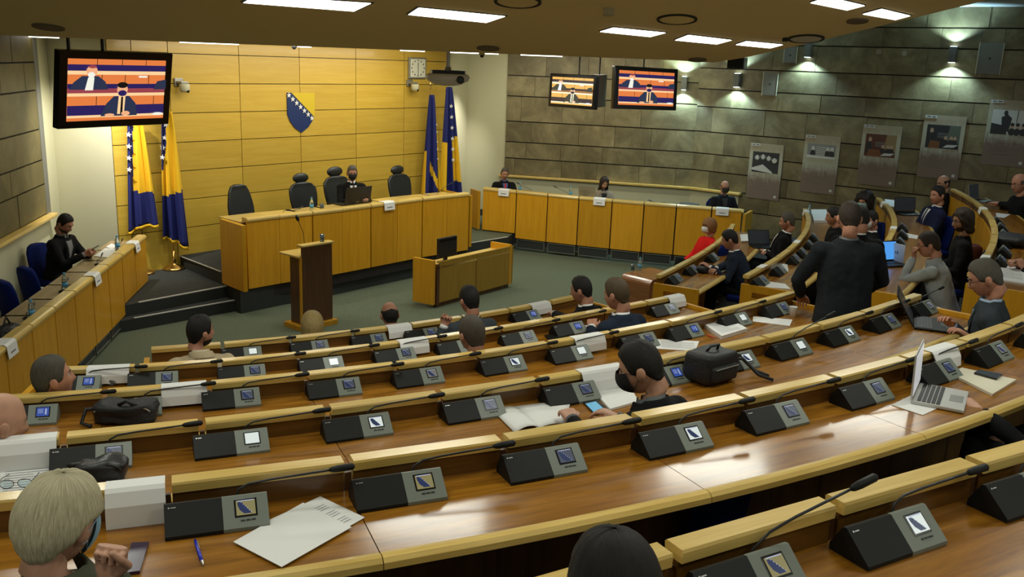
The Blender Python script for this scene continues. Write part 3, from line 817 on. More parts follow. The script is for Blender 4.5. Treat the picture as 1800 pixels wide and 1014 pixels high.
def lchair(P, rz, label, head=True, s=1.0):
    t = thing('executive_chair', label, 'chair', P, rz, 'black leather chairs on the dais'); t.scale = (s, s, s)
    B, S, A, H, G = LC[head]
    b = link('backrest', B, t); link('seat', S, t); link('base', G, t)
    for s_ in (-1, 1): link('armrest', A, t, (.27 * s_, 0, 0))
    if head: link('headrest', H, t)
    return t
wa = math.atan2(.777, .63)
P1, P2 = Vector(DK[0]), Vector(DK[-1]); nd = Vector((-(P2 - P1).normalized().y, (P2 - P1).normalized().x))
q1, q2 = P1 + nd * 1.15, P2 + nd * 1.15
def onback(px, py, off=1.15):
    a, b = P1 + nd * off, P2 + nd * off
    return UP(px, py, a, b)
cface = wa + PI                       # chairs face the hall
for px_, lab, hd_, sc_ in ((441, 'leftmost black leather chair, empty, with no separate headrest, on the dais', False, .96), (551, 'empty black leather chair with oval headrest behind the water bottle', True, 1.0),
                      (612, 'black leather chair carrying the masked chairman', True, 1.05), (720, 'empty black leather chair with headrest at the right end of the dais', True, 1.0)):
    p = onback(px_, 350); lchair((p.x, p.y, .5), cface + PI * 0 + (.12 if px_ < 500 else .0), lab, hd_, sc_)
def bchair_meshes():
    seat = MB().box((0, 0, .44), (.46, .46, .09), bev=.035).mesh('seat', M_blue, True)
    rows = []
    for j in range(7):
        v = j / 6; z = .46 + v * .44; wv = .20 + .045 * math.sin(PI * (.15 + .7 * v)); wv *= (.82 if j == 6 else 1); y = -.20 - .07 * v
        rows.append([Vector((wv * math.copysign(abs(math.cos(a_)) ** .6, math.cos(a_)), y + .05 * math.sin(a_) + .035 * abs(math.cos(a_)) ** 3, z)) for a_ in [2 * PI * q / 14 for q in range(14)]])
    rows.append([Vector((p.x * .6, p.y, p.z + .025)) for p in rows[-1]])
    b = MB().grid(rows, closed=True); b.f += [tuple(range(14))[::-1], tuple(range(7 * 14, 8 * 14))]; b.m += [0, 0]
    bs = MB().tube([(0, 0, .05), (0, 0, .42)], .03, 8).lathe([(.01, .05), (.22, .015), (.23, 0), (.01, 0)][::-1], 16)
    return seat, b.mesh('backrest', M_blue, True), bs.mesh('pedestal', M_black, True)
BC = bchair_meshes()
def bchair(P, rz, label, grp='blue upholstered seats'):
    t = thing('blue_chair', label, 'chair', P, rz, grp)
    link('seat', BC[0], t); link('backrest', BC[1], t); link('pedestal', BC[2], t)
    return t
lk_d = Vector((-.154, 1)).normalized()
def leftline(y, off): return Vector((-4.95 - .154 * (y - 10.41) - off, y))
for i, y in enumerate((11.15, 10.45, 9.75, 9.05, 8.35)):
    p = leftline(y, .74); bchair((p.x, p.y, .10), -R(38), ['empty blue chair just before the man with the phone at the left desk', 'second empty blue chair behind the left desk, counting toward the camera', 'empty blue chair with a paper lying on it', 'fourth empty blue chair behind the left desk', 'nearest blue chair behind the left desk at the picture edge'][i])
pl = slab('floor', ccw([tuple(leftline(12.0, .10)), tuple(leftline(6.0, .10)), tuple(leftline(6, 1.33)), tuple(leftline(12.0, 1.33))]), 0, .10, M_carpetd, M_riser)

# ------------------------------------------------------------------ television screens
def screen_scene(w_, h_, warm=True):
    """the relayed picture: benches and two seated men, as flat coloured shapes"""
    cols = [(.75, .20, .05), (.02, .012, .10), (.95, .62, .32), (.02, .03, .07), (.85, .42, .22), (.85, .85, .75), (.30, .05, .07), (.004, .004, .006)] if warm else \
           [(.75, .42, .10), (.05, .03, .03), (.95, .88, .62), (.05, .05, .035), (.75, .5, .32), (.85, .88, .95), (.35, .15, .05), (.01, .01, .01)]
    ms = [emi('tv_tone_%s_%d' % ('a' if warm else 'b', i), c, .72 if warm else .85) for i, c in enumerate(cols)]
    mb = MB(); W, H = w_ / 2, h_ / 2
    lay = [0]
    def poly(p, m):
        lay[0] += 1; d = .0006 * lay[0]
        mb.prism([(x * W, y * H) for x, y in p], d - .0006, d, m)
    def rect(x0, y0, x1, y1, m, sk=0): poly([(x0, y0), (x1, y0 + sk), (x1, y1 + sk), (x0, y1)], m)
    def el(cx, cy, rx, ry, m): poly([(cx + rx * math.cos(t), cy + ry * math.sin(t)) for t in np.linspace(0, 2 * PI, 15)[:-1]], m)
    rect(-1, -1, 1, 1, 0)
    rect(-1, .62, 1, .82, 1); rect(-1, .50, 1, .62, 2)
    rect(-1, .05, 1, .20, 1); rect(-1, -.10, 1, .05, 6); rect(-1, -.20, 1, -.10, 2)
    rect(-1, -.82, 1, -.50, 1); rect(-1, -.9, 1, -.82, 2); rect(-1, -1, 1, -.9, 0)
    for x in (-.45, .05, .55): rect(x, .82, x + .012, 1, 7)
    for x in (-.35, .12, .62): rect(x, .2, x + .012, .5, 7)
    for x in (-.45, .18, .75): rect(x, -.5, x + .012, -.2, 7)
    # man at upper left, head bent, white mask
    poly([(-.98, .02), (-.9, .25), (-.74, .46), (-.42, .46), (-.28, .28), (-.22, .02)], 3)
    poly([(-.68, .0), (-.62, .42), (-.50, .42), (-.52, .0)], 5)
    el(-.55, .62, .11, .17, 4); el(-.56, .50, .07, .09, 5); el(-.54, .76, .08, .05, 6)
    # man in front
    poly([(-.36, -.86), (-.25, -.45), (-.10, -.20), (.22, -.20), (.36, -.45), (.40, -.86)], 3)
    poly([(-.02, -.8), (.0, -.18), (.14, -.18), (.12, -.8)], 2)
    poly([(.04, -.8), (.05, -.22), (.09, -.22), (.09, -.8)], 7)
    el(.07, .02, .11, .20, 4); el(.07, .17, .11, .10, 7); el(.07, -.10, .09, .10, 1)
    el(-.18, -.82, .10, .05, 4); el(.15, -.78, .09, .08, 4)
    rect(.40, .42, .58, .48, 5); el(.85, -.83, .12, .05, 5)
    poly([(.72, .02), (.80, .30), (1, .36), (1, .02)], 3)
    return mb, ms
def tv(label, tl, tr, br, bl, dtl, dtr, dbr, dbl, poles, ztop, warm=True, thick=.09):
    a, b, c, d = UD(*tl, dtl), UD(*tr, dtr), UD(*br, dbr), UD(*bl, dbl)
    x = ((b - a) + (c - d)) / 2; w_ = x.length; x.normalize(); z = ((a - d) + (b - c)) / 2; h_ = z.length; z = (z - x * z.dot(x)).normalized()
    y = z.cross(x); o = (a + b + c + d) / 4                 # y points away from the viewer
    M = frame(o, x, y, z)
    t = thing('television', label, 'television', matrix=M)
    MB().box((0, thick / 2, 0), (w_, thick, h_), bev=.012).build('casing', M_blackg, t)
    MB().box((0, thick + .03, 0), (w_ * .55, .07, h_ * .6), bev=.02).build('back_cover', M_black, t)
    bz = .09 * h_
    mb, ms = screen_scene(w_ - 2.6 * bz, h_ - 2.2 * bz, warm)
    X = Matrix(((1, 0, 0, 0), (0, 0, -1, -.0015), (0, 1, 0, 0), (0, 0, 0, 1)))
    mb.build('screen', ms, t, matrix=X)
    Mi = M.inverted()
    for px_ in poles:
        p = M @ Vector((px_ * w_ / 2, thick + .02, h_ * .3)); q = Vector((p.x, p.y, ztop))
        MB().tube([Mi @ p, Mi @ q], .018 if len(poles) > 1 else .012, 8).build('ceiling_pole', M_black, t)
    return t
tv('large television at upper left showing a broadcast of seated men', (109, 88), (309, 95), (292, 218), (97, 228), 9.35, 10.55, 10.75, 9.55, (-.72, -.15), CH + .13)
tv('small television with yellowish picture beside the larger one over the side desk', (966, 128), (1049, 133), (1046, 193), (964, 187), 14.3, 13.7, 13.8, 14.4, (.1,), CH + .13, False, .07)
tv('middle television hanging in front of the stone wall, dark frame, orange picture', (1084, 116), (1194, 121), (1187, 195), (1077, 190), 15.2, 15.9, 16.0, 15.3, (0,), CH + .13)
tv2 = UD(1052, 160, 15.0)
t = thing('television', 'television turned edge-on just behind the small yellowish one', 'television', (tv2.x, tv2.y, tv2.z), R(70))
MB().box((0, 0, 0), (.7, .08, .52), bev=.01).build('casing', M_black, t); MB().tube([(0, 0, .2), (0, 0, CH + .13 - tv2.z)], .012, 8).build('ceiling_pole', M_black, t)

# projector
pc = UD(787, 138, 9.75)
pj = thing('projector', 'white ceiling projector on a pole in front of the wood wall', 'projector', pc, R(8))
rows = []
for z, s_, yy in ((-.075, .25, .6), (-.06, .62, .8), (-.02, .92, 1), (.01, 1, 1), (.035, .97, 1), (.05, .85, .95)):
    rows.append([Vector((.235 * s_ * math.copysign(abs(math.cos(a_)) ** .7, math.cos(a_)), .19 * yy * s_ * math.copysign(abs(math.sin(a_)) ** .7, math.sin(a_)), z)) for a_ in [2 * PI * q / 20 for q in range(20)]])
b = MB().grid(rows, closed=True); b.f += [tuple(range(20))[::-1], tuple(range(100, 120))]; b.m += [0, 0]
b.build('body', mat('projector_white', (.85, .84, .78), .5), pj, smooth=True)
MB().prism([(-.17, -.12), (.17, -.12), (.19, 0), (.12, .13), (-.12, .13), (-.19, 0)], .05, .085).build('mount_plate', M_black, pj)
MB().tube([(0, 0, .08), (0, 0, .12)], [.04, .03], 10).build('mount_collar', M_steel, pj)
MB().tube([(0, 0, .1), (0, 0, CH + .13 - pc.z)], .021, 10).build('ceiling_pole', M_silver, pj)
MB().lathe([(.035, 0), (.04, .03), (.03, .035)], 14, T=Matrix.Rotation(R(90), 3, 'X')).build('lens', M_blackg, pj, loc=(.12, -.16, -.005))

# ------------------------------------------------------------------ ceiling fittings
nC = Vector((0, .19, 1)).normalized()
def clight(cs, i):
    P = [UC(*c) for c in cs]; o = sum(P, Vector()) / 4
    t = thing('ceiling_light', ['long ceiling light panel cut by the top edge of the picture', 'ceiling light panel above the clock', 'ceiling light panel above the middle television', 'ceiling light panel right of the round vent', 'small ceiling light panel nearest the stone wall', 'ceiling light panel at the top edge near the curved soffit', 'diamond-shaped ceiling light panel beside the curved soffit'][i], 'ceiling light', o, 0, 'recessed ceiling light panels')
    mb = MB(); k = Vector((0, 0, .006)) + nC * -.012
    Q = [(p - o) for p in P]; mb.add([q * 1.0 + nC * -.010 for q in Q] + [q * 1.0 + nC * .01 for q in Q], [(0, 1, 2, 3), (4, 7, 6, 5), (0, 4, 5, 1), (1, 5, 6, 2), (2, 6, 7, 3), (3, 7, 4, 0)])
    mb.build('diffuser', M_lamp, t)
    mb = MB(); F = [q * 1.05 for q in Q]
    mb.add([q + nC * -.006 for q in F] + [q + nC * .01 for q in F], [(0, 1, 2, 3), (4, 7, 6, 5), (0, 4, 5, 1), (1, 5, 6, 2), (2, 6, 7, 3), (3, 7, 4, 0)])
    mb.build('frame', M_riser, t)
for i, cs in enumerate((((428, 3), (450, -9), (652, 4), (622, 18)), ((718, 24), (736, 12), (888, 27), (855, 38)), ((1055, 54), (1078, 47), (1170, 56), (1143, 63)),
           ((1187, 69), (1210, 60), (1286, 69), (1260, 76)), ((1294, 77), (1312, 71), (1376, 77), (1354, 83)), ((1425, 3), (1456, -7), (1520, 8), (1489, 16)), ((1517, 23), (1550, 14), (1600, 26), (1574, 33)))):
    clight(cs, i)
CNT = Matrix(((1, 0, 0), (0, 1, .19), (0, -.19, 1)))
def cdisc(px, py, w_, label, m, ring=None, name='ceiling_speaker', cat='ceiling speaker', h=.012):
    o = UC(px, py); r = w_ / 2 * (o.y / math.cos(PITCH)) / FPX
    t = thing(name, label, cat, o, 0, 'round ceiling fittings'); t.rotation_euler = (-SL, 0, 0)
    MB().lathe([(r * .86, .01), (r * .86, -h * .6), (r * .8, -h)], 24).build('grille', m, t)
    rg = MB(); rg.grid([[Vector((q * math.cos(a_), q * math.sin(a_), z)) for a_ in [2 * PI * k_ / 24 for k_ in range(24)]] for q, z in ((r * .88, .005), (r * .88, -h), (r, -h), (r, .005))], closed=True)
    rg.build('rim', ring or M_riser, t)
M_spk = mat('brown_speaker_grille', (.16, .13, .09), .8)
cdisc(85, 47, 50, 'round brown ceiling speaker above the large left television', M_spk, M_spk)
cdisc(858, 84, 38, 'round ceiling speaker right of the projector pole', M_spk, M_spk)
cdisc(1190, 33, 66, 'round ceiling diffuser with dark rim above the middle television', M_ceil)
cdisc(910, 2, 78, 'round ceiling diffuser cut by the top edge', M_ceil)
cdisc(1417, 67, 58, 'round ceiling lamp with pale glass by the soffit edge', mat('frosted_glass', (.5, .52, .48), .3))
cdisc(1507, 36, 34, 'small brown ceiling speaker between the two rightmost lights', M_spk, M_spk)
cdisc(1226, 104, 30, 'small brown ceiling speaker at the soffit edge left of the black loudspeaker', M_spk, M_spk)
cdisc(1070, 15, 18, 'white smoke detector above the middle television', M_cream, M_cream, 'smoke_detector', 'smoke detector', .05)
cdisc(1380, 67, 9, 'tiny smoke detector beside the round pale ceiling lamp', M_cream, M_black, 'smoke_detector', 'smoke detector', .03)
for i, (x0, x1, y) in enumerate(((-12, 30, 62), (46, 101, 65), (318, 418, 76), (524, 546, 82), (704, 746, 89), (790, 876, 95.5), (915, 988, 100))):
    p, q = UD(x0, y, 12.6), UD(x1, y + 1.5, 12.6)
    zz = CH + .062
    t = thing('linear_light', ['thin strip light at the far upper left corner', 'thin strip light over the left cream wall', 'thin strip light right of the large television', 'short strip light above the shield', 'thin strip light above the clock', 'thin strip light right of the projector pole', 'thin strip light above the small television'][i], 'ceiling light', (p.x, p.y, zz), math.atan2(q.y - p.y, q.x - p.x), 'strip lights behind the soffit')
    Lq = (q - p).length
    MB().box((Lq / 2, 0, .02), (Lq, .10, .04)).build('diffuser', M_lamp, t); MB().box((Lq / 2, 0, .05), (Lq + .02, .12, .03)).build('housing', M_cream, t)
t = thing('dome_camera', 'tiny black camera under the ceiling edge above the shield', 'camera', UD(517, 83, 12.2))
MB().box((0, 0, .03), (.07, .07, .06), bev=.01).build('housing', M_black, t); MB().ell((0, 0, 0), .03).build('dome', M_blackg, t)
t = thing('dome_camera', 'tiny camera under the ceiling edge right of the projector', 'camera', UD(847, 97.5, 12.2))
MB().box((0, 0, .03), (.08, .07, .05), bev=.01).build('housing', M_cream, t); MB().ell((0, 0, 0), .03).build('dome', M_blackg, t)

# ------------------------------------------------------------------ things on the walls
aW, LW = wf(NL1, WB1); dW = (WB1 - NL1).normalized(); nW = Vector((dW.y, -dW.x))
def wallpt(px, py, P=NL1, Q=WB1): return UP(px, py, P, Q)
def MW(px, py, P=NL1, Q=WB1, off=.03):
    o = wallpt(px, py, P, Q); d = (Q - P).normalized(); n = Vector((d.y, -d.x))
    return frame((o.x + n.x * off, o.y + n.y * off, o.z), (d.x, d.y, 0), (0, 0, 1), (n.x, n.y, 0))       # x along, y up, z out
star = lambda x, y, r, rot=0: [(x + r * (1 if k_ % 2 == 0 else .42) * math.sin(rot + k_ * PI / 5), y + r * (1 if k_ % 2 == 0 else .42) * math.cos(rot + k_ * PI / 5)) for k_ in range(10)]
M = MW(527, 198)
sh = thing('coat_of_arms', 'blue and yellow shield with a diagonal of white stars on the wood wall', 'emblem', matrix=M)
W2, H2 = .29, .34
out = [(-W2, H2), (W2, H2), (W2, -.02), (W2 * .82, -.14), (W2 * .5, -.25), (0, -H2), (-W2 * .5, -.25), (-W2 * .82, -.14), (-W2, -.02)]
MB().prism(out, -.02, .012).build('shield', mat('shield_blue', (.012, .028, .115), .4), sh)
MB().prism([(-W2 * .70, H2), (W2, H2), (W2, -.02), (W2 * .93, -.07)], .012, .018).build('triangle', mat('shield_yellow', (.62, .45, .02), .45), sh)
for q in range(7):
    f = q / 6; MB().prism(star(-W2 * .90 + f * W2 * 1.66, H2 * .88 - f * H2 * 1.16, .050), .018, .024).build('star', M_fwhite, sh)
M = MW(730, 119.5)
ck = thing('wall_clock', 'square white wall clock with grey frame high on the wood wall', 'clock', matrix=M)
MB().box((0, 0, .02), (.46, .40, .04), bev=.006).build('frame', M_steel, ck)
MB().box((0, 0, .042), (.40, .34, .006)).build('dial', mat('clock_dial', (.62, .62, .50), .6), ck)
mb = MB()
for q in range(12):
    a_ = q * PI / 6; c, s_ = math.sin(a_), math.cos(a_); rr = .15
    mb.prism([(c * rr * 1.1 + dx, s_ * rr * .95 + dy) for dx, dy in ((-.012, -.012), (.012, -.012), (.012, .012), (-.012, .012))], .045, .047)
for q in range(60):
    a_ = q * PI / 30; c, s_ = math.sin(a_), math.cos(a_); mb.prism([(c * .18 + dx, s_ * .155 + dy) for dx, dy in ((-.002, -.002), (.002, -.002), (.002, .002), (-.002, .002))], .045, .046)
o = mb.build('hour_marks', M_black, ck); o['kind'] = 'stuff'
MB().prism([(-.006, -.02), (.006, -.02), (.012, .10), (0, .105)], .047, .050).build('hour_hand', M_black, ck)
MB().prism([(-.004, .02), (.004, .02), (.004, -.14), (-.004, -.14)], .050, .053).build('minute_hand', M_black, ck)
for px_, lab in ((313, 'white dome camera on the wood wall right of the large television'), (718, 'white dome camera on the wood wall below the clock')):
    t = thing('wall_camera', lab, 'camera', matrix=MW(px_, 150))
    MB().box((-.02, .05, .02), (.14, .12, .04), bev=.006).build('wall_plate', M_steel, t)
    MB().box((-.01, .05, .10), (.12, .035, .16), bev=.006).build('bracket', M_steel, t)
    MB().lathe([(.075, .0), (.08, -.03), (.075, -.09), (.05, -.125)][::-1], 16, T=Matrix(((1, 0, 0), (0, 0, 1), (0, -1, 0))), c=(0, .03, .15)).build('head', M_cream, t, smooth=True)
    MB().ell((.02, -.075, .20), .028).build('lens', M_blackg, t)

# sconces, hatches, discs and posters on the right stone wall
R1P, R2P = RR1, RR2
dR = (R2P - R1P).normalized(); nR = Vector((dR.y, -dR.x))
for i, (px_, py_) in enumerate(((1203, 146), (1299, 141), (1424, 88), (1677, 96))):
    M = MW(px_, py_, R1P, R2P) if i else MW(px_, py_, NRa, RR1)
    t = thing('wall_sconce', ['up-and-down wall light half hidden behind the middle television', 'up-and-down wall light below the black loudspeaker', 'up-and-down wall light just under the curved ceiling edge', 'up-and-down wall light at the far right of the stone wall'][i], 'wall light', matrix=M, group='up-and-down wall lights')
    MB().box((0, 0, .06), (.12, .26, .10), bev=.01).build('body', M_greyrev, t)
    for s_ in (-1, 1):
        MB().box((0, s_ * .131, .06), (.09, .006, .07)).build('lamp', M_cool, t)
        l = bpy.data.lights.new('sconce_light', 'SPOT'); l.energy = 52; l.color = (.50, .82, 1); l.spot_size = R(128); l.spot_blend = .45; l.shadow_soft_size = .02
        o = bpy.data.objects.new('sconce_light', l); sc.collection.objects.link(o); o.parent = t; o.location = (0, s_ * .15, .13)
        o.rotation_euler = (R(90) if s_ > 0 else R(-90), 0, 0)
for px_, py_, w_, h_, lab in ((1355, 148, .28, .42, 'flat grey access panel with a white edge, left of the second sconce'), (1741, 103, .36, .50, 'flat grey access panel at the far right of the stone wall'), (1391, 97, .24, .28, 'small faint access panel under the ceiling edge')):
    t = thing('access_panel', lab, 'wall panel', matrix=MW(px_, py_, R1P, R2P), group='flat access panels on the stone wall')
    MB().box((0, 0, .008), (w_, h_, .016)).build('door', mat('panel_grey', (.17, .165, .13), .6), t)
    for s_ in (-1, 1): MB().box((s_ * (w_ / 2 + .006), 0, .012), (.012, h_ + .02, .02)).build('edge_profile', M_cream, t)
    MB().box((0, 0, .018), (.03, .03, .006)).build('lock', M_riser, t)
for px_, py_, lab in ((1546, 91, 'left small round disc on the upper stone wall'), (1591, 94, 'right small round disc on the upper stone wall')):
    t = tag(MB().lathe([(.05, 0), (.05, .012), (.04, .016)], 16).build('wall_disc', mat('disc_tan', (.30, .27, .19), .7), matrix=MW(px_, py_, R1P, R2P, .03)), lab, 'wall disc', 'round discs on the stone wall')
p = UD(1296, 111, 16.2)
t = thing('loudspeaker', 'black loudspeaker hanging under the curved ceiling edge', 'loudspeaker', p, R(-30))
MB().box((0, 0, 0), (.30, .22, .20), bev=.012).build('cabinet', M_black, t); MB().box((0, -.113, 0), (.26, .006, .16)).build('grille', M_dark, t); MB().tube([(0, 0, .08), (0, 0, 4.83 - p.z)], .01, 6).build('ceiling_rod', M_black, t)

M_pbase = bpy.data.materials.new('poster_paper')
_t, N_, L_, b_ = nt(M_pbase)
tc_ = N_.new('ShaderNodeTexCoord'); sp_ = N_.new('ShaderNodeSeparateXYZ'); L_.new(tc_.outputs['Object'], sp_.inputs[0])
n_ = N_.new('ShaderNodeTexNoise'); n_.inputs['Scale'].default_value = 6; n_.inputs['Detail'].default_value = 5
mp_ = N_.new('ShaderNodeMapping'); mp_.inputs['Scale'].default_value = (3, .6, 1); mp_.inputs['Rotation'].default_value = (0, 0, .5); L_.new(tc_.outputs['Object'], mp_.inputs[0]); L_.new(mp_.outputs[0], n_.inputs['Vector'])
ad_ = N_.new('ShaderNodeMath'); ad_.operation = 'MULTIPLY_ADD'; ad_.inputs[1].default_value = .35; L_.new(n_.outputs[0], ad_.inputs[0]); L_.new(sp_.outputs[1], ad_.inputs[2])
r_ = N_.new('ShaderNodeValToRGB'); e = r_.color_ramp.elements; e[0].position = -.0; e[0].color = (.19, .135, .10, 1); e[1].position = .62; e[1].color = (.34, .29, .19, 1)
k_ = e.new(.02); k_.color = (.24, .185, .14, 1); k_ = e.new(.16); k_.color = (.40, .40, .31, 1); k_ = e.new(.45); k_.color = (.42, .41, .30, 1)
L_.new(ad_.outputs[0], r_.inputs[0]); L_.new(r_.outputs[0], b_.inputs['Base Color']); b_.inputs['Roughness'].default_value = .6
PC = [mat('print_black', (.02, .02, .022), .6), mat('print_white', (.55, .56, .52), .6), mat('print_mid', (.22, .23, .22), .6), mat('print_brown', (.17, .065, .02), .6), mat('print_skin', (.45, .30, .20), .6), mat('print_dark_red', (.09, .025, .012), .6), mat('print_ochre', (.25, .17, .07), .6), mat('print_green', (.10, .12, .09), .6)]
def poster(tl, tr, bl, kind, label):
    a, b = wallpt(*tl, R1P, R2P), wallpt(*tr, R1P, R2P); c = wallpt(*bl, R1P, R2P)
    w_ = (b - a).length; zt = (a.z + b.z) / 2; h_ = 1.08
    o = (a + b) / 2; o.z = zt - h_ / 2
    M = frame((o.x + nR.x * .045, o.y + nR.y * .045, o.z), (dR.x, dR.y, 0), (0, 0, 1), (nR.x, nR.y, 0))
    t = thing('poster', label, 'poster', matrix=M, group='posters on the stone wall')
    MB().box((0, 0, 0), (w_, h_, .01)).build('sheet', M_pbase, t)
    mb = MB(); lay = [0]
    def poly(p, m): lay[0] += 1; mb.prism(p, .004 + .0004 * lay[0], .005 + .0004 * lay[0], m)
    def el(cx, cy, rx, ry, m): poly([(cx + rx * math.cos(u), cy + ry * math.sin(u)) for u in np.linspace(0, 2 * PI, 13)[:-1]], m)
    W_ = w_ * .40; y1 = h_ * .5 - .16; y0 = y1 - (.40 if kind != 1 else .26)
    bg = [0, 2, 5, 0, 1][kind]
    poly([(-W_, y0), (W_, y0), (W_, y1), (-W_, y1)], bg)
    hh = y1 - y0
    if kind == 0:
        for x, y in ((-.18, .30), (-.06, .32), (.06, .30), (.18, .27)): el(x, y0 + y, .055, .07, 2 if x < .1 else 1); el(x, y0 + y + .03, .05, .05, 0); el(x, y0 + y - .01, .035, .045, 1)
        poly([(-W_, y0 + .08), (-.05, y0 + .16), (.16, y0 + .02), (.16, y0), (-W_, y0 + .04)], 1)
    elif kind == 1:
        for q in range(5): poly([(-.1, y0 + .06 + q * .035), (.08, y0 + .06 + q * .035), (.08, y0 + .072 + q * .035), (-.1, y0 + .072 + q * .035)], 1)
        for x in (-.16, .12, .2): el(x, y0 + .17, .035, .05, 1); el(x, y0 + .08, .05, .07, 0)
        poly([(-W_, y0), (W_, y0), (W_, y0 + .04), (-W_, y0 + .05)], 1)
    elif kind in (2, 3):
        poly([(.06, y0 + .12), (W_, y0 + .10), (W_, y1), (.10, y1)], 6 if kind == 2 else 7)
        el(-.19, y1 - .10, .03, .045, 4); poly([(-.25, y0 + .06), (-.24, y1 - .15), (-.17, y1 - .13), (-.13, y0 + .10)], 0)
        poly([(-.22, y0), (-.04 if kind == 3 else .04, y0), (-.04 if kind == 3 else .03, y0 + .12), (-.20, y0 + .13)], 3)
        for q in range(4): poly([(-.09, y0 + .18 + q * .025), (.08, y0 + .18 + q * .025), (.08, y0 + .188 + q * .025), (-.09, y0 + .188 + q * .025)], 2)
        for x in (.05, .14, .20): el(x, y0 + .18, .028, .04, 4); el(x, y0 + .11, .045, .05, 0)
        poly([(.02, y0 + .02), (.20, y0 + .03), (W_, y0 + .08), (.08, y0 + .07)], 1)
    else:
        poly([(-W_, y0), (-.02, y0), (-.04, y0 + .14), (-W_, y0 + .18)], 0)
        poly([(-.10, y0 + .05), (-.13, y0 + .28), (-.04, y0 + .33), (.03, y0 + .27), (.0, y0 + .05)], 0); el(-.07, y0 + .35, .03, .045, 0)
        for x in (.05, .13, .22): el(x, y0 + .13, .03, .04, 4); el(x, y0 + .17, .03, .03, 0); el(x, y0 + .05, .055, .06, 0)
        poly([(.10, y0 + .2), (.11, y0 + .2), (.12, y1), (.11, y1)], 0)
    poly([(-w_ * .47, h_ / 2 - .05), (-w_ * .20, h_ / 2 - .05), (-w_ * .20, h_ / 2 - .005), (-w_ * .47, h_ / 2 - .005)], 1)
    for x in (-.44, -.32): poly([(w_ * x, h_ / 2 - .034), (w_ * (x + .09), h_ / 2 - .034), (w_ * (x + .09), h_ / 2 - .02), (w_ * x, h_ / 2 - .02)], 0)
    mb.build('photo_print', PC, t)
    mb = MB()
    random.seed(kind + 4)
    for q in range(9):
        yy = -.10 - q * .032; x0_ = -w_ * .42; x1_ = -w_ * .22 if q in (0, 3, 7) else w_ * random.uniform(.05, .34)
        mb.prism([(x0_ + (.06 if q not in (0, 3, 7) else 0), yy), (x1_, yy), (x1_, yy + .006), (x0_ + (.06 if q not in (0, 3, 7) else 0), yy + .006)], .005, .0056)
    o = mb.build('text_lines', mat('print_text', (.12, .11, .10), .7), t); o['kind'] = 'stuff'
    MB().lathe([(.028, 0), (.028, .001)], 14, c=(w_ * .38, -h_ / 2 + .07, .005)).build('round_emblem', PC[1], t)
poster((1322, 250), (1380, 256), (1310, 345), 0, 'leftmost poster on the stone wall, black and white photo of four people')
poster((1418, 236), (1480, 241), (1406, 330), 1, 'second poster from the left, narrow black and white photo')
poster((1520, 219), (1588, 222), (1506, 312), 2, 'third poster from the left, brown photo of a speaker at a lectern')
poster((1628, 199), (1701, 208), (1612, 300), 3, 'fourth poster from the left, dark photo of a man at a wooden lectern')
poster((1743, 172), (1822, 181), (1727, 275), 4, 'rightmost poster, cut by the picture edge, silhouette of a standing speaker')

# ------------------------------------------------------------------ people
def voxel(mb, size, smooth=2, fac=.5):
    me = bpy.data.meshes.new('tmp'); me.from_pydata([tuple(v) for v in mb.v], [], mb.f); me.update()
    o = bpy.data.objects.new('tmp', me); sc.collection.objects.link(o)
    m = o.modifiers.new('r', 'REMESH'); m.mode = 'VOXEL'; m.voxel_size = size
    if smooth:
        m2 = o.modifiers.new('s', 'SMOOTH'); m2.iterations = smooth; m2.factor = fac
    dg = bpy.context.evaluated_depsgraph_get(); ev = o.evaluated_get(dg)
    r = bpy.data.meshes.new_from_object(ev)
    n = len(r.vertices); co = np.empty(n * 3, np.float32); r.vertices.foreach_get('co', co)
    fs = [tuple(p.vertices) for p in r.polygons]
    bpy.data.objects.remove(o); bpy.data.meshes.remove(me); bpy.data.meshes.remove(r)
    return co.reshape(-1, 3), fs

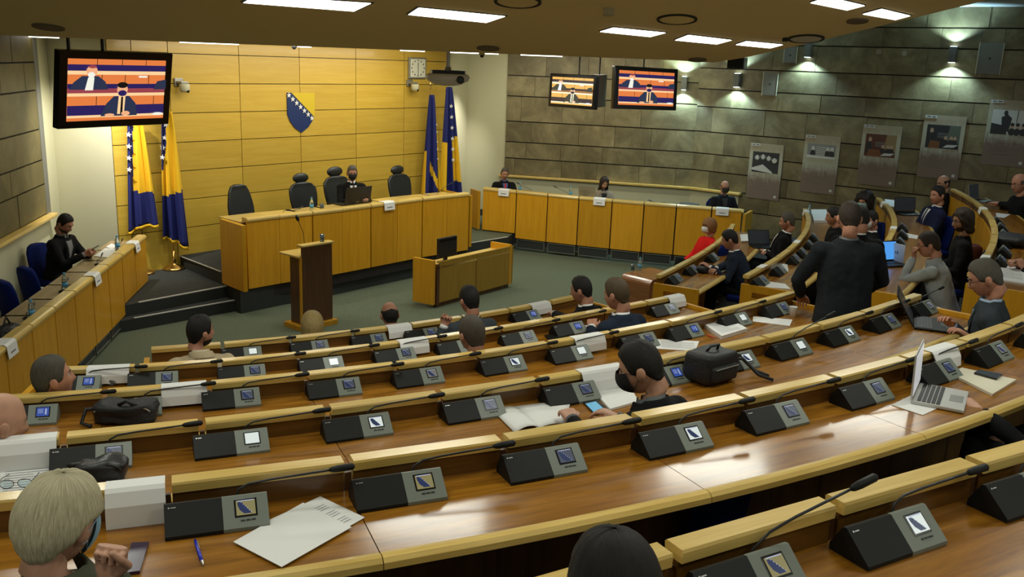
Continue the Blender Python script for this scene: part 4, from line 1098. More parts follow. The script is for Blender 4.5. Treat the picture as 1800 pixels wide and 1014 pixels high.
def skinmat(name, c):
    m = mat(name, c, .5, spec=.35, bump=.06, bscale=250, var=.10, vscale=25)
    b = m.node_tree.nodes['Principled BSDF']; b.inputs['Subsurface Weight'].default_value = .08; b.inputs['Subsurface Radius'].default_value = (.01, .004, .002)
    return m
SK = {'a': skinmat('skin_fair', (.48, .26, .17)), 'b': skinmat('skin_ruddy', (.46, .22, .14)), 'c': skinmat('skin_tan', (.36, .19, .115))}
M_lips = mat('lips', (.33, .12, .09), .45)
M_eye = mat('eyeball', (.55, .53, .5), .2); M_iris = mat('iris', (.03, .02, .015), .15)
def hairmat(name, a, b, rough=.55, scale=90):
    if name in _M: return _M[name]
    m = bpy.data.materials.new(name); _M[name] = m
    t, N, L, bs = nt(m); tc = N.new('ShaderNodeTexCoord')
    # strands follow the growth direction: stripes in azimuth around the head axis
    sx = N.new('ShaderNodeSeparateXYZ'); L.new(tc.outputs['Object'], sx.inputs[0])
    at = N.new('ShaderNodeMath'); at.operation = 'ARCTAN2'; L.new(sx.outputs[0], at.inputs[0]); L.new(sx.outputs[1], at.inputs[1])
    cm = N.new('ShaderNodeCombineXYZ'); ml = N.new('ShaderNodeMath'); ml.operation = 'MULTIPLY'; ml.inputs[1].default_value = 14
    L.new(at.outputs[0], ml.inputs[0]); L.new(ml.outputs[0], cm.inputs[0])
    mz = N.new('ShaderNodeMath'); mz.operation = 'MULTIPLY'; mz.inputs[1].default_value = 9; L.new(sx.outputs[2], mz.inputs[0]); L.new(mz.outputs[0], cm.inputs[1])
    n = N.new('ShaderNodeTexNoise'); n.inputs['Scale'].default_value = 2.4; n.inputs['Detail'].default_value = 6; n.inputs['Roughness'].default_value = .7
    L.new(cm.outputs[0], n.inputs['Vector'])
    r = N.new('ShaderNodeValToRGB'); r.color_ramp.elements[0].position = .35; r.color_ramp.elements[0].color = (*a, 1); r.color_ramp.elements[1].position = .68; r.color_ramp.elements[1].color = (*b, 1)
    L.new(n.outputs[0], r.inputs[0]); L.new(r.outputs[0], bs.inputs['Base Color'])
    bb = N.new('ShaderNodeBump'); bb.inputs['Strength'].default_value = .9; bb.inputs['Distance'].default_value = .006
    L.new(n.outputs[0], bb.inputs['Height']); L.new(bb.outputs[0], bs.inputs['Normal'])
    bs.inputs['Roughness'].default_value = rough; bs.inputs['Specular IOR Level'].default_value = .3
    return m
HM = {'black': hairmat('hair_black', (.006, .005, .005), (.022, .018, .015)), 'brown': hairmat('hair_dark_brown', (.014, .009, .006), (.045, .028, .017)),
      'lbrown': hairmat('hair_light_brown', (.05, .033, .017), (.12, .08, .04)), 'grey': hairmat('hair_grey_brown', (.045, .04, .032), (.13, .115, .09)),
      'blonde': hairmat('hair_ash_blonde', (.38, .33, .18), (.82, .75, .52)), 'yellow': hairmat('hair_golden_blonde', (.24, .16, .05), (.55, .42, .18)),
      'red': hairmat('hair_reddish', (.16, .07, .025), (.33, .16, .06)), 'stub': hairmat('hair_stubble', (.05, .04, .03), (.10, .08, .06))}

def headpt(th, ph):
    """surface of the bare head; th azimuth from the front, ph elevation; z up, y to the face"""
    cp = math.cos(ph) ** (.80 if ph > 0 else 1); x = .077 * cp * math.sin(th); y = .097 * cp * math.cos(th); z = .118 * math.sin(ph)
    if z < -.02:
        t = min(1, (-.02 - z) / .098)
        x *= 1 - .24 * t ** 1.3
        if y < 0: y *= 1 - .30 * t
        else: y += .020 * t * math.cos(th)
    if z > 0: x *= 1 + .03 * math.sin(min(1, z / .06) * PI)
    if y < 0: y *= 1.03
    front = max(0, math.cos(th)) ** .5 if math.cos(th) > 0 else 0
    if y > .05 and z > -.1: y = .05 + (y - .05) * .90
    if front:
        ax = abs(x)
        g = lambda a, b, s_: math.exp(-((a - b) / s_) ** 2)
        nz = 0
        if -.052 < z < .022:
            if z > -.036: f = (.022 - z) / .058
            else: f = max(0, 1 - ((-.036 - z) / .014) ** 2)
            nz = .027 * f * math.exp(-(ax / (.009 + .008 * f)) ** 2)
        y += nz
        y -= .010 * g(ax, .030, .016) * g(z, .002, .013) * front
        y += .005 * g(z, .024, .010) * (1 if ax < .05 else 0) * front
        y += .005 * g(ax, 0, .024) * g(z, -.066, .010)
        y += .007 * g(ax, 0, .022) * g(z, -.098, .014)
        y += .004 * g(ax, .042, .018) * g(z, -.025, .02)
    return Vector((x, y, z))
NU, NV = 44, 32
def azs(n=NU): return [s_ - .42 * math.sin(s_) for s_ in [2 * PI * k / n - PI for k in range(n)]]
def head_mb(beard=0):
    mb = MB(); A = azs()
    rows = [[headpt(t, PI * (j / NV - .5)) for t in A] for j in range(1, NV)]
    mb.grid(rows, closed=True)
    n = len(mb.v); mb.v += [tuple(headpt(0, -PI / 2)), tuple(headpt(0, PI / 2))]
    for k in range(NU):
        mb.f.append((n, (k + 1) % NU, k)); mb.m.append(0)
        o = (NV - 2) * NU; mb.f.append((n + 1, o + k, o + (k + 1) % NU)); mb.m.append(0)
    for i, f in enumerate(mb.f):                       # lips and beard by region
        c = sum((Vector(mb.v[q]) for q in f), Vector()) / len(f)
        if c.y > .075 and abs(c.x) < .024 and -.075 < c.z < -.058: mb.m[i] = 1
        elif beard and c.y > -.01 and c.z < -.052 and not (abs(c.x) < .018 and c.z > -.08 and beard < 2 and c.y > .08): mb.m[i] = 2
    for s_ in (-1, 1):                                 # ears
        T = Matrix.Rotation(R(-18) * s_, 3, 'Z')
        mb.ell((s_ * .0795, -.008, -.012), (.010, .020, .033), 0, 10, 8, T)
        mb.ell((s_ * .0865, -.014, -.006), (.006, .018, .027), 0, 8, 6, T)
    mb.tube([(0, -.035, .0), (0, -.040, -.06), (0, -.050, -.12), (0, -.062, -.185)], [.050, .052, .054, .058], 14)
    return mb
def hair_mb(style, seed=0):
    A = azs(60); cols = []
    D = lambda t: abs(math.degrees((t + PI) % (2 * PI) - PI))
    keys = {'short': [(0, .070), (30, .068), (52, .045), (68, -.005), (84, -.012), (95, .016), (112, -.03), (140, -.066), (180, -.072)],
            'bald': [(0, .2), (62, .2), (66, .02), (84, -.015), (95, .012), (112, -.03), (140, -.065), (180, -.072)],
            'bob': [(0, .045), (40, .032), (60, .018), (80, .014), (96, .010), (112, -.030), (140, -.080), (180, -.092)],
            'curly': [(0, .058), (35, .045), (55, -.02), (75, -.09), (100, -.15), (140, -.18), (180, -.19)],
            'wavy': [(0, .066), (35, .055), (58, .0), (75, -.075), (100, -.125), (140, -.145), (180, -.15)],
            'long': [(0, .078), (25, .06), (48, .0), (62, -.09), (80, -.19), (110, -.24), (180, -.25)],
            'page': [(0, .03), (40, .025), (60, -.03), (80, -.075), (110, -.09), (180, -.095)]}[style]
    thick = {'short': .010, 'bald': .0045, 'bob': .020, 'curly': .052, 'wavy': .030, 'long': .018, 'page': .026}[style]
    rnd = random.Random(seed)
    mb = MB(); nR = 16
    def zl(t):
        d = D(t)
        for (a, za), (b, zb) in zip(keys, keys[1:]):
            if a <= d <= b: return za + (zb - za) * (d - a) / (b - a)
        return keys[-1][1]
    rows_o = []
    for t in A:
        z1 = zl(t)
        if style == 'bald':
            ztop = .045 + .025 * max(0, (D(t) - 120) / 60)
            if z1 > ztop: cols.append(None); continue
            z0p = math.asin(ztop / .118)
        else: z0p = PI / 2 - .02
        zh = max(z1, -.035)
        zh_ph = math.asin(max(-1, min(1, zh / .118)))
        L1_ = z0p - zh_ph; L2_ = max(0, (zh - z1)) / .1
        col = []
        for j in range(nR + 1):
            v = j / nR; s_ = v * (L1_ + L2_)
            if s_ <= L1_:
                ph = z0p - s_; p = headpt(t, ph)
                n = Vector((p.x / .077 ** 2, p.y / .097 ** 2, p.z / .118 ** 2)).normalized()
                if p.y > .05: p.y -= .0
                zz = ph
            else:
                p = headpt(t, zh_ph); n = Vector((p.x, p.y, 0)).normalized(); p.z -= (s_ - L1_) * .1
                k_ = (s_ - L1_) / max(L2_, 1e-6)
                if style == 'bob': p -= n * .020 * k_ ** 1.5
                if style == 'long': p += n * .010 * k_
            th_ = thick
            if style == 'short': th_ = .0045 + .010 * max(0, math.sin(ph)) ** 1.3 if s_ <= L1_ else .0045
            if style == 'bob': th_ = .014 + .012 * math.cos((v - .55) * 2.2)
            if style in ('curly', 'wavy'):
                nn = noise.noise(Vector((p.x * 30 + seed, p.y * 30, p.z * 30))); th_ *= 1 + .45 * nn
                if D(t) < 50: th_ *= .55
            gr = noise.noise(Vector((math.sin(t) * 9 + seed, math.cos(t) * 9, p.z * 6)))
            th_ += (.0022 if style in ('bob', 'page', 'long') else .0015) * gr * 1.5
            if style == 'bob': th_ += .0014 * math.sin(t * 47 + 3 * gr)
            edge = min(1, j / 2.0 if style == 'bald' else 1, (nR - j) / 1.5 + (.35 if style not in ('short', 'bald') else .12))
            col.append((p + n * th_ * edge, p - n * .004))
        cols.append(col)
    m = len(A)
    idx = []
    for c in cols:
        if c is None: idx.append(None); continue
        b = len(mb.v)
        for o, i_ in c: mb.v.append(tuple(o))
        mb.v.append(tuple(c[-1][1])); mb.v.append(tuple(c[0][1]))
        idx.append(b)
    for k in range(m):
        a, b = idx[k], idx[(k + 1) % m]
        if a is None or b is None: continue
        for j in range(nR + 1): mb.f.append((a + j, a + j + 1, b + j + 1, b + j)); mb.m.append(0)
        if style == 'bald': mb.f.append((a + nR + 2, a, b, b + nR + 2)); mb.m.append(0)
    return mb
def hand_mb(pose):
    """right hand, palm down, fingers to +y, wrist at the origin; thumb on the -x side"""
    curl = {'flat': (6, 8, 6), 'relax': (22, 28, 18), 'type': (12, 38, 30), 'grip': (58, 72, 50), 'fist': (75, 95, 60), 'pen': (45, 60, 30)}[pose]
    mb = MB()
    rows = []
    for y, wx, tz, zc_ in ((-.075, .028, .022, 0), (-.03, .028, .021, 0), (0, .029, .020, 0), (.02, .036, .019, 0), (.05, .041, .017, .001), (.078, .042, .014, .002), (.09, .038, .010, .001)):
        rows.append([Vector((wx * math.copysign(abs(math.cos(a_)) ** .75, math.cos(a_)), y, zc_ + tz * math.copysign(abs(math.sin(a_)) ** .8, math.sin(a_)))) for a_ in [2 * PI * q / 14 for q in range(14)]])
    mb.grid(rows, closed=True); mb.f += [tuple(range(14)), tuple(range(84, 98))[::-1]]; mb.m += [0, 0]
    for i, (x, l) in enumerate(((-.031, .070), (-.0105, .078), (.010, .073), (.030, .058))):
        p = Vector((x, .076, .001)); d = R(-2 - 0 * i); pts = [Vector((x * .9, .055, .0)), p.copy()]; rr = [.0095, .0095]
        a_ = 0; sp = (x) * 2.2
        for seg, c in zip((.44, .30, .26), curl):
            a_ += R(c * (1 + .06 * i))
            dv = Vector((math.sin(sp) * math.cos(a_) , math.cos(a_), -math.sin(a_)))
            p = p + dv * l * seg; pts.append(p.copy()); rr.append({.44: .0085, .30: .0078, .26: .0062}[seg])
        mb.tube(pts, rr, 8); mb.ell(pts[-1], .0064, 0, 8, 6)
    tc_ = {'flat': 0, 'relax': .25, 'type': .2, 'grip': .9, 'fist': 1, 'pen': .8}[pose]
    p0 = Vector((-.020, .018, -.004)); p1 = Vector((-.047, .047, -.010)); p2 = p1 + Vector((-.018 + .030 * tc_, .030, -.008 - .018 * tc_)); p3 = p2 + Vector((-.006 + .028 * tc_, .024, -.004 - .008 * tc_))
    mb.tube([p0, p1, p2, p3], [.015, .0125, .0098, .0075], 8); mb.ell(p3, .0076, 0, 8, 6)
    return mb
_HAND = {}
def hand_arr(pose, fine=False):
    k = (pose, fine)
    if k not in _HAND: _HAND[k] = voxel(hand_mb(pose), .0032 if fine else .0045, 2, .4)
    return _HAND[k]
_HEAD = {}
def head_arr(b):
    if b not in _HEAD: _HEAD[b] = head_mb(b)
    return _HEAD[b]

def dirv(az, el=0): return Vector((math.sin(az) * math.cos(el), math.cos(az) * math.cos(el), math.sin(el)))
def ik(S, W, l1, l2, pole):
    d = W - S; L = d.length
    if L > (l1 + l2) * .995: W = S + d.normalized() * (l1 + l2) * .995; d = W - S; L = d.length
    if L < .12: L = .12
    x = (l1 * l1 - l2 * l2 + L * L) / (2 * L); h = math.sqrt(max(0, l1 * l1 - x * x))
    u = d.normalized(); pl = pole - u * pole.dot(u)
    pl = pl.normalized() if pl.length > 1e-4 else Vector((0, 0, -1))
    return S + u * x + pl * h, W
def basis(d, up):
    y = d.normalized(); x = y.cross(up)
    if x.length < 1e-3: x = Vector((1, 0, 0))
    x.normalize(); z = x.cross(y)
    return Matrix(((x.x, y.x, z.x), (x.y, y.y, z.y), (x.z, y.z, z.z)))
def tapered(mb, pts, rr, n=12): mb.tube(pts, rr, n); 

def person(label, head, face, floor_z, lean=8, side=0, yaw=0, pitch=-8, roll=0, twist=0, hair=('short', 'black'), skin='a', top=('suit', (.012, .012, .014)), legs='sit', trousers=(.01, .01, .012),
           lh=None, rh=None, lpose='relax', rpose='relax', lup=None, rup=None, shirt=None, tie=None, mask=None, glasses=False, beard=0, scale=1.0, female=False, chair=True, fine=False, group=None, collar='shirt', stoop=None, props=None, lpole=None, rpole=None, vox=.015, who='a seated person', bulk=1.0):
    """head: world position of the head centre; face: azimuth of the body (0 = away from the camera, clockwise)"""
    f = R(face)
    fwd = dirv(f); rgt = Vector((math.cos(f), -math.sin(f), 0)); upv = Vector((0, 0, 1))
    B = Matrix(((rgt.x, fwd.x, 0), (rgt.y, fwd.y, 0), (0, 0, 1)))
    s = scale
    la, sa = R(lean), R(side)
    sp = Vector((math.sin(sa), math.sin(la), math.cos(la) * math.cos(sa))).normalized()      # spine in local coordinates
    Ls = .50 * s
    nk = Vector((sp.x * .6, sp.y * .8 + .12, 1)).normalized()
    hl = sp * Ls + nk * .172 * s                              # head centre from the pelvis
    hipz = (.50 if legs != 'stand' else .93) * s
    hw = Vector(head)
    pel = hw - B @ hl
    if stoop is None and legs == 'sit': pel.z = max(min(pel.z, floor_z + .62), floor_z + .42)
    root_loc = Vector((pel.x, pel.y, floor_z))
    t = thing('person', label, 'person', root_loc, -f, group)
    L = lambda v: B.transposed() @ (Vector(v) - root_loc)      # world -> local
    P = L(pel); H = L(hw); N_ = P + sp * Ls
    tw = R(twist); lat = Vector((math.cos(tw), -math.sin(tw), 0)); lat = (lat - sp * lat.dot(sp)).normalized()
    fd = upv.cross(lat); fd = (sp.cross(lat)).normalized()
    if fd.y < 0: fd = -fd
    shw = (.178 if not female else .155) * s * bulk
    S_ = {q: N_ - sp * .078 * s + lat * q * shw for q in (-1, 1)}
    # ---- clothes: torso and sleeves
    suit = top[0] in ('suit', 'coat')
    e_ = .012 if suit else .0
    tm = MB()
    prof = [(-.10, .165, .125), (-.02, .170, .128), (.10, .150 if female else .162, .118), (.22, .155 if female else .170, .118), (.34, .168, .118), (.41, .158, .106), (.465, .112, .085), (.51, .078, .068)]
    if top[0] == 'suit' and legs == 'stand': prof = [(-.22, .185, .135), (-.10, .18, .13)] + prof[1:]
    rows = []
    for u, rx, ry in prof:
        c = P + sp * (u * s); l_ = lat if u > .2 else (lat * max(0, u / .2) + Vector((1, 0, 0)) * (1 - max(0, u / .2))).normalized()
        fy = sp.cross(l_).normalized(); fy = fy if fy.y > 0 else -fy
        rows.append([c + l_ * (rx + e_) * bulk * s * math.copysign(abs(math.cos(a_)) ** .8, math.cos(a_)) + fy * (ry + e_) * s * math.copysign(abs(math.sin(a_)) ** .85, math.sin(a_)) for a_ in [2 * PI * q / 18 for q in range(18)]])
    tm.grid(rows, closed=True); n = len(tm.v); tm.f += [tuple(range(18))[::-1], tuple(range(n - 18, n))]; tm.m += [0, 0]
    wr_ = {}
    for q, tgt, pole in ((-1, lh, lpole), (1, rh, rpole)):
        Sq = S_[q]
        if tgt is None:
            W = P + Vector((q * .17, .30, .12)) * s if legs != 'stand' else Sq + Vector((q * .06, .05, -.52)) * s
        elif tgt == 'desk': W = P + Vector((q * .13, .42, .27)) * s
        elif tgt == 'lap': W = P + Vector((q * .10, .30, .10)) * s
        elif tgt == 'pocket': W = Sq + Vector((q * .05, .08, -.46)) * s
        else: W = L(tgt)
        pv = Vector((q * .6, -.35, -.8)) if pole is None else Vector(pole)
        El, W = ik(Sq, W, .285 * s, .262 * s, pv)
        wr_[q] = (El, W)
        k_ = (1.12 if suit else 1.0) * s * (.88 if female else 1)
        tm.ell(Sq + sp * .0, .068 * k_, 0, 12, 8)
        tapered(tm, [Sq - lat * q * .07 * s + sp * .012, Sq, (Sq + El) / 2 + Vector((0, -.008, 0)), El, (El + W) / 2, W - (W - El).normalized() * .012], [.064 * k_, .066 * k_, .056 * k_, .049 * k_, .046 * k_, .036 * k_])
        tm.ell(El, .049 * k_, 0, 10, 6)
    co, fs = voxel(tm, vox, 3, .5)
    # cloth folds
    seed = len(bpy.data.objects) % 97
    C2 = []
    for c in co:
        v = Vector(c); q = v * 9 + Vector((seed, 0, 0)); d_ = noise.noise(Vector((q.x, q.y, q.z * .7))) * .009 + noise.noise(q * 2.3) * .0055
        C2.append(v + (v - (P + sp * .25)).normalized() * d_)
    cm = MB(); cm.add(C2, fs)
    tc_ = top[1]
    tmat = top[2] if len(top) > 2 else mat('cloth_%s_%.3f_%.3f_%.3f' % (top[0], *tc_), tc_, .9 if top[0] != 'leather' else .45, spec=.2, bump=.22, bscale=140, var=.10, vscale=9)
    nm = {'suit': 'jacket', 'coat': 'coat', 'shirt': 'shirt', 'sweater': 'sweater', 'leather': 'jacket'}[top[0]]
    cm.build(nm, tmat, t, smooth=True)
    bvh = BVHTree.FromPolygons(C2, fs)
    # ---- legs
    tr_ = MB(); lowc = MB()
    if legs in ('sit', 'cross'):
        for q in (-1, 1):
            hj = P + Vector((q * .085, .0, -.02)) * s
            kz = .50 * s; kn = Vector((P.x + q * .12 * s, P.y + .41 * s, kz)); an = Vector((P.x + q * .11 * s, P.y + .44 * s, .085 * s))
            if legs == 'cross' and q == 1:
                kn = Vector((P.x + .02 * s, P.y + .42 * s, .62 * s)); an = Vector((P.x - .20 * s, P.y + .62 * s, .30 * s))
            tapered(tr_, [hj, (hj + kn) / 2, kn], [.092 * s, .080 * s, .062 * s]); tr_.ell(kn, .062 * s, 0, 10, 6)
            tapered(tr_, [kn, (kn + an) / 2, an], [.062 * s, .056 * s, .045 * s])
            fdv = Vector((0, 1, -.05)) if not (legs == 'cross' and q == 1) else Vector((-.5, .8, -.3))
            fdv.normalize(); lowc.tube([an + Vector((0, 0, -.03)) - fdv * .05, an + Vector((0, 0, -.045)) + fdv * .03, an + Vector((0, 0, -.055)) + fdv * .13, an + Vector((0, 0, -.06)) + fdv * .19], [.034, .042, .038, .022], 10)
    else:
        for q in (-1, 1):
            hj = P + Vector((q * .09, 0, -.04)) * s; kn = Vector((q * .10 * s, P.y + .02, .50 * s)); an = Vector((q * .11 * s, P.y - .02, .09 * s))
            tapered(tr_, [hj, (hj + kn) / 2, kn, (kn + an) / 2, an], [.10 * s, .088 * s, .068 * s, .062 * s, .055 * s])
            lowc.tube([an + Vector((0, -.06, -.045)), an + Vector((0, .03, -.045)), an + Vector((0, .13, -.055)), an + Vector((0, .19, -.06))], [.034, .042, .038, .022], 10)
    tr_.ell(P + Vector((0, -.01, -.02)), (.165 * s, .125 * s, .11 * s), 0, 14, 8)
    co2, fs2 = voxel(tr_, .02, 2); m3 = MB(); m3.add(co2, fs2)
    m3.build('trousers', mat('cloth_tr_%.3f_%.3f_%.3f' % trousers, trousers, .9, spec=.15, bump=.2, bscale=120), t, smooth=True)
    lowc.build('shoes', M_black, t, smooth=True)
    # ---- body: head, neck and hands as one mesh with the hidden torso core
    hy = R(yaw); Rm = Matrix.Rotation(-hy, 3, 'Z') @ Matrix.Rotation(R(pitch), 3, 'X') @ Matrix.Rotation(R(roll), 3, 'Y')
    hs = s * (1.01 if not female else 1.0)
    body = MB(); hb = head_arr(beard)
    vs = []
    for v in hb.v:
        v = Vector(v)
        if v.z < -.115 and abs(v.x) < .07 and v.y < .02:      # lower neck stays with the shoulders
            k_ = min(1, (-.115 - v.z) / .06); a_ = H + Rm @ v * hs; b_ = N_ + (v - Vector((0, -.062, -.185))) * hs + Vector((0, .0, .0)); vs.append(a_.lerp(b_, k_))
        else: vs.append(H + Rm @ v * hs)
    o0 = len(body.v); body.add(vs, hb.f); body.m = list(hb.m)
    body.tube([N_ + sp * .02, N_ - sp * .05, P + sp * .25 * s, P], [.045, .06, .10, .10], 10)
    for q in (-1, 1): body.tube([N_ - sp * .05, S_[q], wr_[q][0], wr_[q][1]], [.05, .045, .035, .024], 8)
    for q, pose, upw in ((-1, lpose, lup), (1, rpose, rup)):
        if pose is None: continue
        El, W = wr_[q]; d_ = (W - El).normalized()
        if isinstance(upw, tuple) and len(upw) == 2: d_ = Vector(upw[0]).normalized(); upw = upw[1]
        up_ = Vector(upw) if upw is not None else Vector((0, 0, 1)) + fd * .2
        Bm = basis(d_, up_); co3, fs3 = hand_arr(pose, fine)
        mx = -1 if q == -1 else 1
        body.add([W + Bm @ Vector((c[0] * mx, c[1], c[2])) * s * (.9 if female else 1) for c in co3], fs3 if mx > 0 else [f_[::-1] for f_ in fs3])
    bo = body.build('body', [SK[skin], M_lips, HM['stub' if beard < 2 else hair[1]]], t, smooth=True)
    HMx = Matrix.Translation(H) @ Rm.to_4x4() @ Matrix.Scale(hs, 4)
    if hair: hair_mb(hair[0], seed).build('hair', HM[hair[1]], t, matrix=HMx, smooth=True)
    for q in (-1, 1):
        c = Vector((q * .030, .0700, .002)); ey = MB().ell(c, .0125, 0, 10, 8); ey.ell(c + Vector((0, .0075, 0)), .0065, 1, 8, 6)
        ey.build('eye', [M_eye, M_iris], t, matrix=HMx, smooth=True)
    if hair:
        for q in (-1, 1):
            br = MB(); pts = [headpt(q * a_, .185 + .03 * math.sin(a_ * 3)) + Vector((0, .002, 0)) for a_ in (.16, .30, .46, .60)]; br.tube(pts, [.002, .0038, .0036, .0015], 6)
            br.build('eyebrow', HM[hair[1]], t, matrix=HMx, smooth=True)
    if mask:
        mm = MB(); rows = []
        for j in range(9):
            ph = -.95 + j * (1.01) / 8
            row = []
            for k_ in range(17):
                a_ = (-1 + 2 * k_ / 16) * (1.05 if j > 1 else .8); p = headpt(a_, ph); p2 = Vector((.077 * math.cos(ph) * math.sin(a_), .097 * math.cos(ph) * math.cos(a_), .118 * math.sin(ph)))
                n_ = Vector((p2.x, p2.y, p2.z * .4)).normalized(); bulge = .022 * max(0, math.cos(a_ * 1.4)) ** 1.2 * math.sin(PI * (j + .6) / 9.2)
                q_ = p2 + Vector((0, .012, 0)) * max(0, math.cos(a_)) + n_ * (.004 + bulge)
                row.append(q_ if (q_ - p).dot(n_) > .002 else p + n_ * .003)
            rows.append(row)
        mm.grid(rows)
        for q in (-1, 1):
            for ph in (-.02, -.62): mm.tube([rows[8 if ph > -.3 else 2][16 if q > 0 else 0], Vector((q * .084, .012, -.012 if ph > -.3 else -.035)), Vector((q * .088, -.012, .012 if ph > -.3 else -.035))], .0013, 5)
        mm.build('face_mask', mat('mask_%s' % mask, {'black': (.012, .012, .014), 'white': (.7, .7, .7), 'blue': (.25, .42, .55), 'teal': (.25, .50, .48)}[mask], .8), t, matrix=HMx, smooth=True)
    if glasses:
        gl = MB()
        for q in (-1, 1):
            ring = [Vector((q * .031 + .024 * math.copysign(abs(math.cos(a_)) ** .7, math.cos(a_)), .101 - .004 * abs(math.cos(a_)), .0 + .018 * math.copysign(abs(math.sin(a_)) ** .7, math.sin(a_)))) for a_ in [2 * PI * k_ / 16 for k_ in range(17)]]
            gl.tube(ring, .0017, 6, caps=False); gl.tube([(q * .055, .098, .006), (q * .076, .06, .008), (q * .083, -.01, .004), (q * .083, -.03, -.012)], .0017, 6)
        gl.tube([(-.008, .103, .004), (0, .108, .006), (.008, .103, .004)], .0016, 6)
        gl.build('glasses', M_blackg, t, matrix=HMx, smooth=True)
    # ---- collar, shirt front, tie, lapels laid on the jacket
    nkax = (H + Rm @ Vector((0, -.045, -.11)) * hs - N_)
    if collar:
        cr = MB(); base = N_ + sp * -.005
        ax = (sp + nkax.normalized() * .6).normalized(); l_ = lat; fy = ax.cross(l_).normalized(); fy = fy if fy.y > 0 else -fy
        c0 = N_ + sp * .0 - fy * .004
        def ringp(rad, h, openf, k0=.0):
            a0 = R(openf); return [c0 + ax * (h + (.012 if math.sin(a_) < -.2 else 0)) + l_ * rad * math.cos(a_) * 1.02 + fy * rad * math.sin(a_) for a_ in np.linspace(PI / 2 + a0, PI / 2 + 2 * PI - a0, 22)]
        if shirt: 
            cr.grid([ringp(.072 * s, -.02, 8), ringp(.066 * s, .034, 12), ringp(.060 * s, .034, 12), ringp(.064 * s, -.02, 8)])
            cr.build('shirt_collar', mat('shirt_%.2f_%.2f_%.2f' % shirt, shirt, .7), t, smooth=True)
        if collar == 'high':
            cr = MB(); cr.grid([ringp(.110 * s, -.045, 30), ringp(.092 * s, .03, 26), ringp(.078 * s, .062, 24), ringp(.068 * s, .055, 24), ringp(.07 * s, -.03, 30)]); cr.build('coat_collar', tmat, t, smooth=True)
        elif suit:
            cr = MB(); cr.grid([ringp(.098 * s, -.03, 40), ringp(.084 * s, .016, 34), ringp(.074 * s, .020, 34), ringp(.07 * s, -.03, 34)]); cr.build('jacket_collar', tmat, t, smooth=True)
    def lay(poly_rows, off, name, m):
        g = MB(); rr_ = []
        for row in poly_rows:
            rw = []
            for (x, u) in row:
                o_ = P + sp * (u * s) + lat * x * s + fd * .45; h = bvh.ray_cast(o_, -fd, .7)
                q_ = h[0] if h[0] is not None else None
                if q_ is None or (q_ - (P + sp * (u * s))).dot(fd) > .165 * s: q_ = P + sp * (u * s) + lat * x * s + fd * .128 * s
                rw.append(q_ + fd * off)
            rr_.append(rw)
        g.grid(rr_); g.build(name, m, t, smooth=True)
    if shirt and suit:
        Vw = lambda u: .062 * max(.05, (u - .12) / .36)
        us = np.linspace(.13, .475, 9)
        lay([[(x * Vw(u), u) for x in np.linspace(-1, 1, 7)] for u in us], .004, 'shirt_front', mat('shirt_%.2f_%.2f_%.2f' % shirt, shirt, .7))
        if tie: lay([[(x * (.020 if u < .44 else .014), u) for x in (-1, 0, 1)] for u in us], .009, 'tie', mat('tie_%.2f_%.2f_%.2f' % tie, tie, .5))
        for q in (-1, 1):
            lay([[(q * (Vw(u) + dx), u) for dx in (-.003, .02 + .03 * math.sin(PI * (u - .13) / .36), )] for u in us], .007, 'lapel', tmat)
        for q in (-1, 1):
            El, W = wr_[q]; d_ = (W - El).normalized(); MB_ = MB().tube([W - d_ * .03, W + d_ * .006], [.036 * s, .034 * s], 12); MB_.build('shirt_cuff', mat('shirt_%.2f_%.2f_%.2f' % shirt, shirt, .7), t, smooth=True)
    if chair and legs in ('sit', 'cross'):
        c = B @ Vector((P.x, P.y - .02, 0)) + root_loc
        ch = bchair((c.x, c.y, floor_z + max(-.1, P.z - .50 * s)), -f, 'blue chair occupied by ' + who, 'blue upholstered seats')
    return t

def rowface(path, P):
    t = min(np.linspace(-4, 14, 361), key=lambda t: (path.p(t) - Vector(P[:2])).length)
    n = path.n(t); return math.degrees(math.atan2(n.x, n.y)), t
def seat(k, px, py, h=1.17, side=False):
    P = U(px, py, DZ[k] - .75 + h)
    pth = RP[k] if side else PATH[k]
    if side:
        t = min(np.linspace(-1, pth.L + 1, 161), key=lambda t: (pth.p(t) - Vector(P[:2])).length); n = pth.n(t); a = math.degrees(math.atan2(n.x, n.y))
    else: a, t = rowface(pth, P)
    return P, a, DZ[k] - .75
NAVY = (.006, .010, .024); BLK = (.0045, .0045, .005); CHAR = (.012, .014, .016)
WSH = (.72, .72, .70); BSH = (.32, .42, .55)
# -- the presiding table and the wall desks
h = onback(619, 304, .78); CHF = 152
chair_man = person('masked man in black suit and dark tie behind the open laptop on the dais', h, CHF, .5, lean=4, yaw=8, pitch=-8, hair=('short', 'grey'), skin='b', shirt=WSH, tie=(.08, .01, .015), mask='black', chair=False, lh='desk', rh='desk', who='the chairman', top=('suit', BLK))
def behind(path, px, py, off):
    P, Q = [Vector(p) for p in path]; d = (Q - P).normalized(); n = Vector((-d.y, d.x)) * off
    return UP(px, py, P + n, Q + n)
h = behind((GK[0], GK[1]), 887, 305, .95)
person('grey-haired man in dark jacket and red tie at the left end of the side desk', h, 165, max(0, h.z - 1.17), lean=-2, yaw=5, pitch=-10, roll=-6, hair=('short', 'grey'), skin='b', shirt=(.05, .09, .25), tie=(.45, .01, .015), lh=(h.x + .30, h.y - .42, h.z - .52), rh=(h.x - .28, h.y - .40, h.z - .50), who='the man with the red tie', top=('suit', BLK))
h = behind((GK[2], GK[4]), 1062, 321, .80)
person('woman with long brown hair reading behind a laptop at the side desk', h, 170, max(0, h.z - 1.15), lean=8, pitch=-25, hair=('long', 'brown'), female=True, top=('coat', (.28, .23, .17)), shirt=(.01, .01, .01), lh='desk', rh='desk', who='the woman at the side desk')
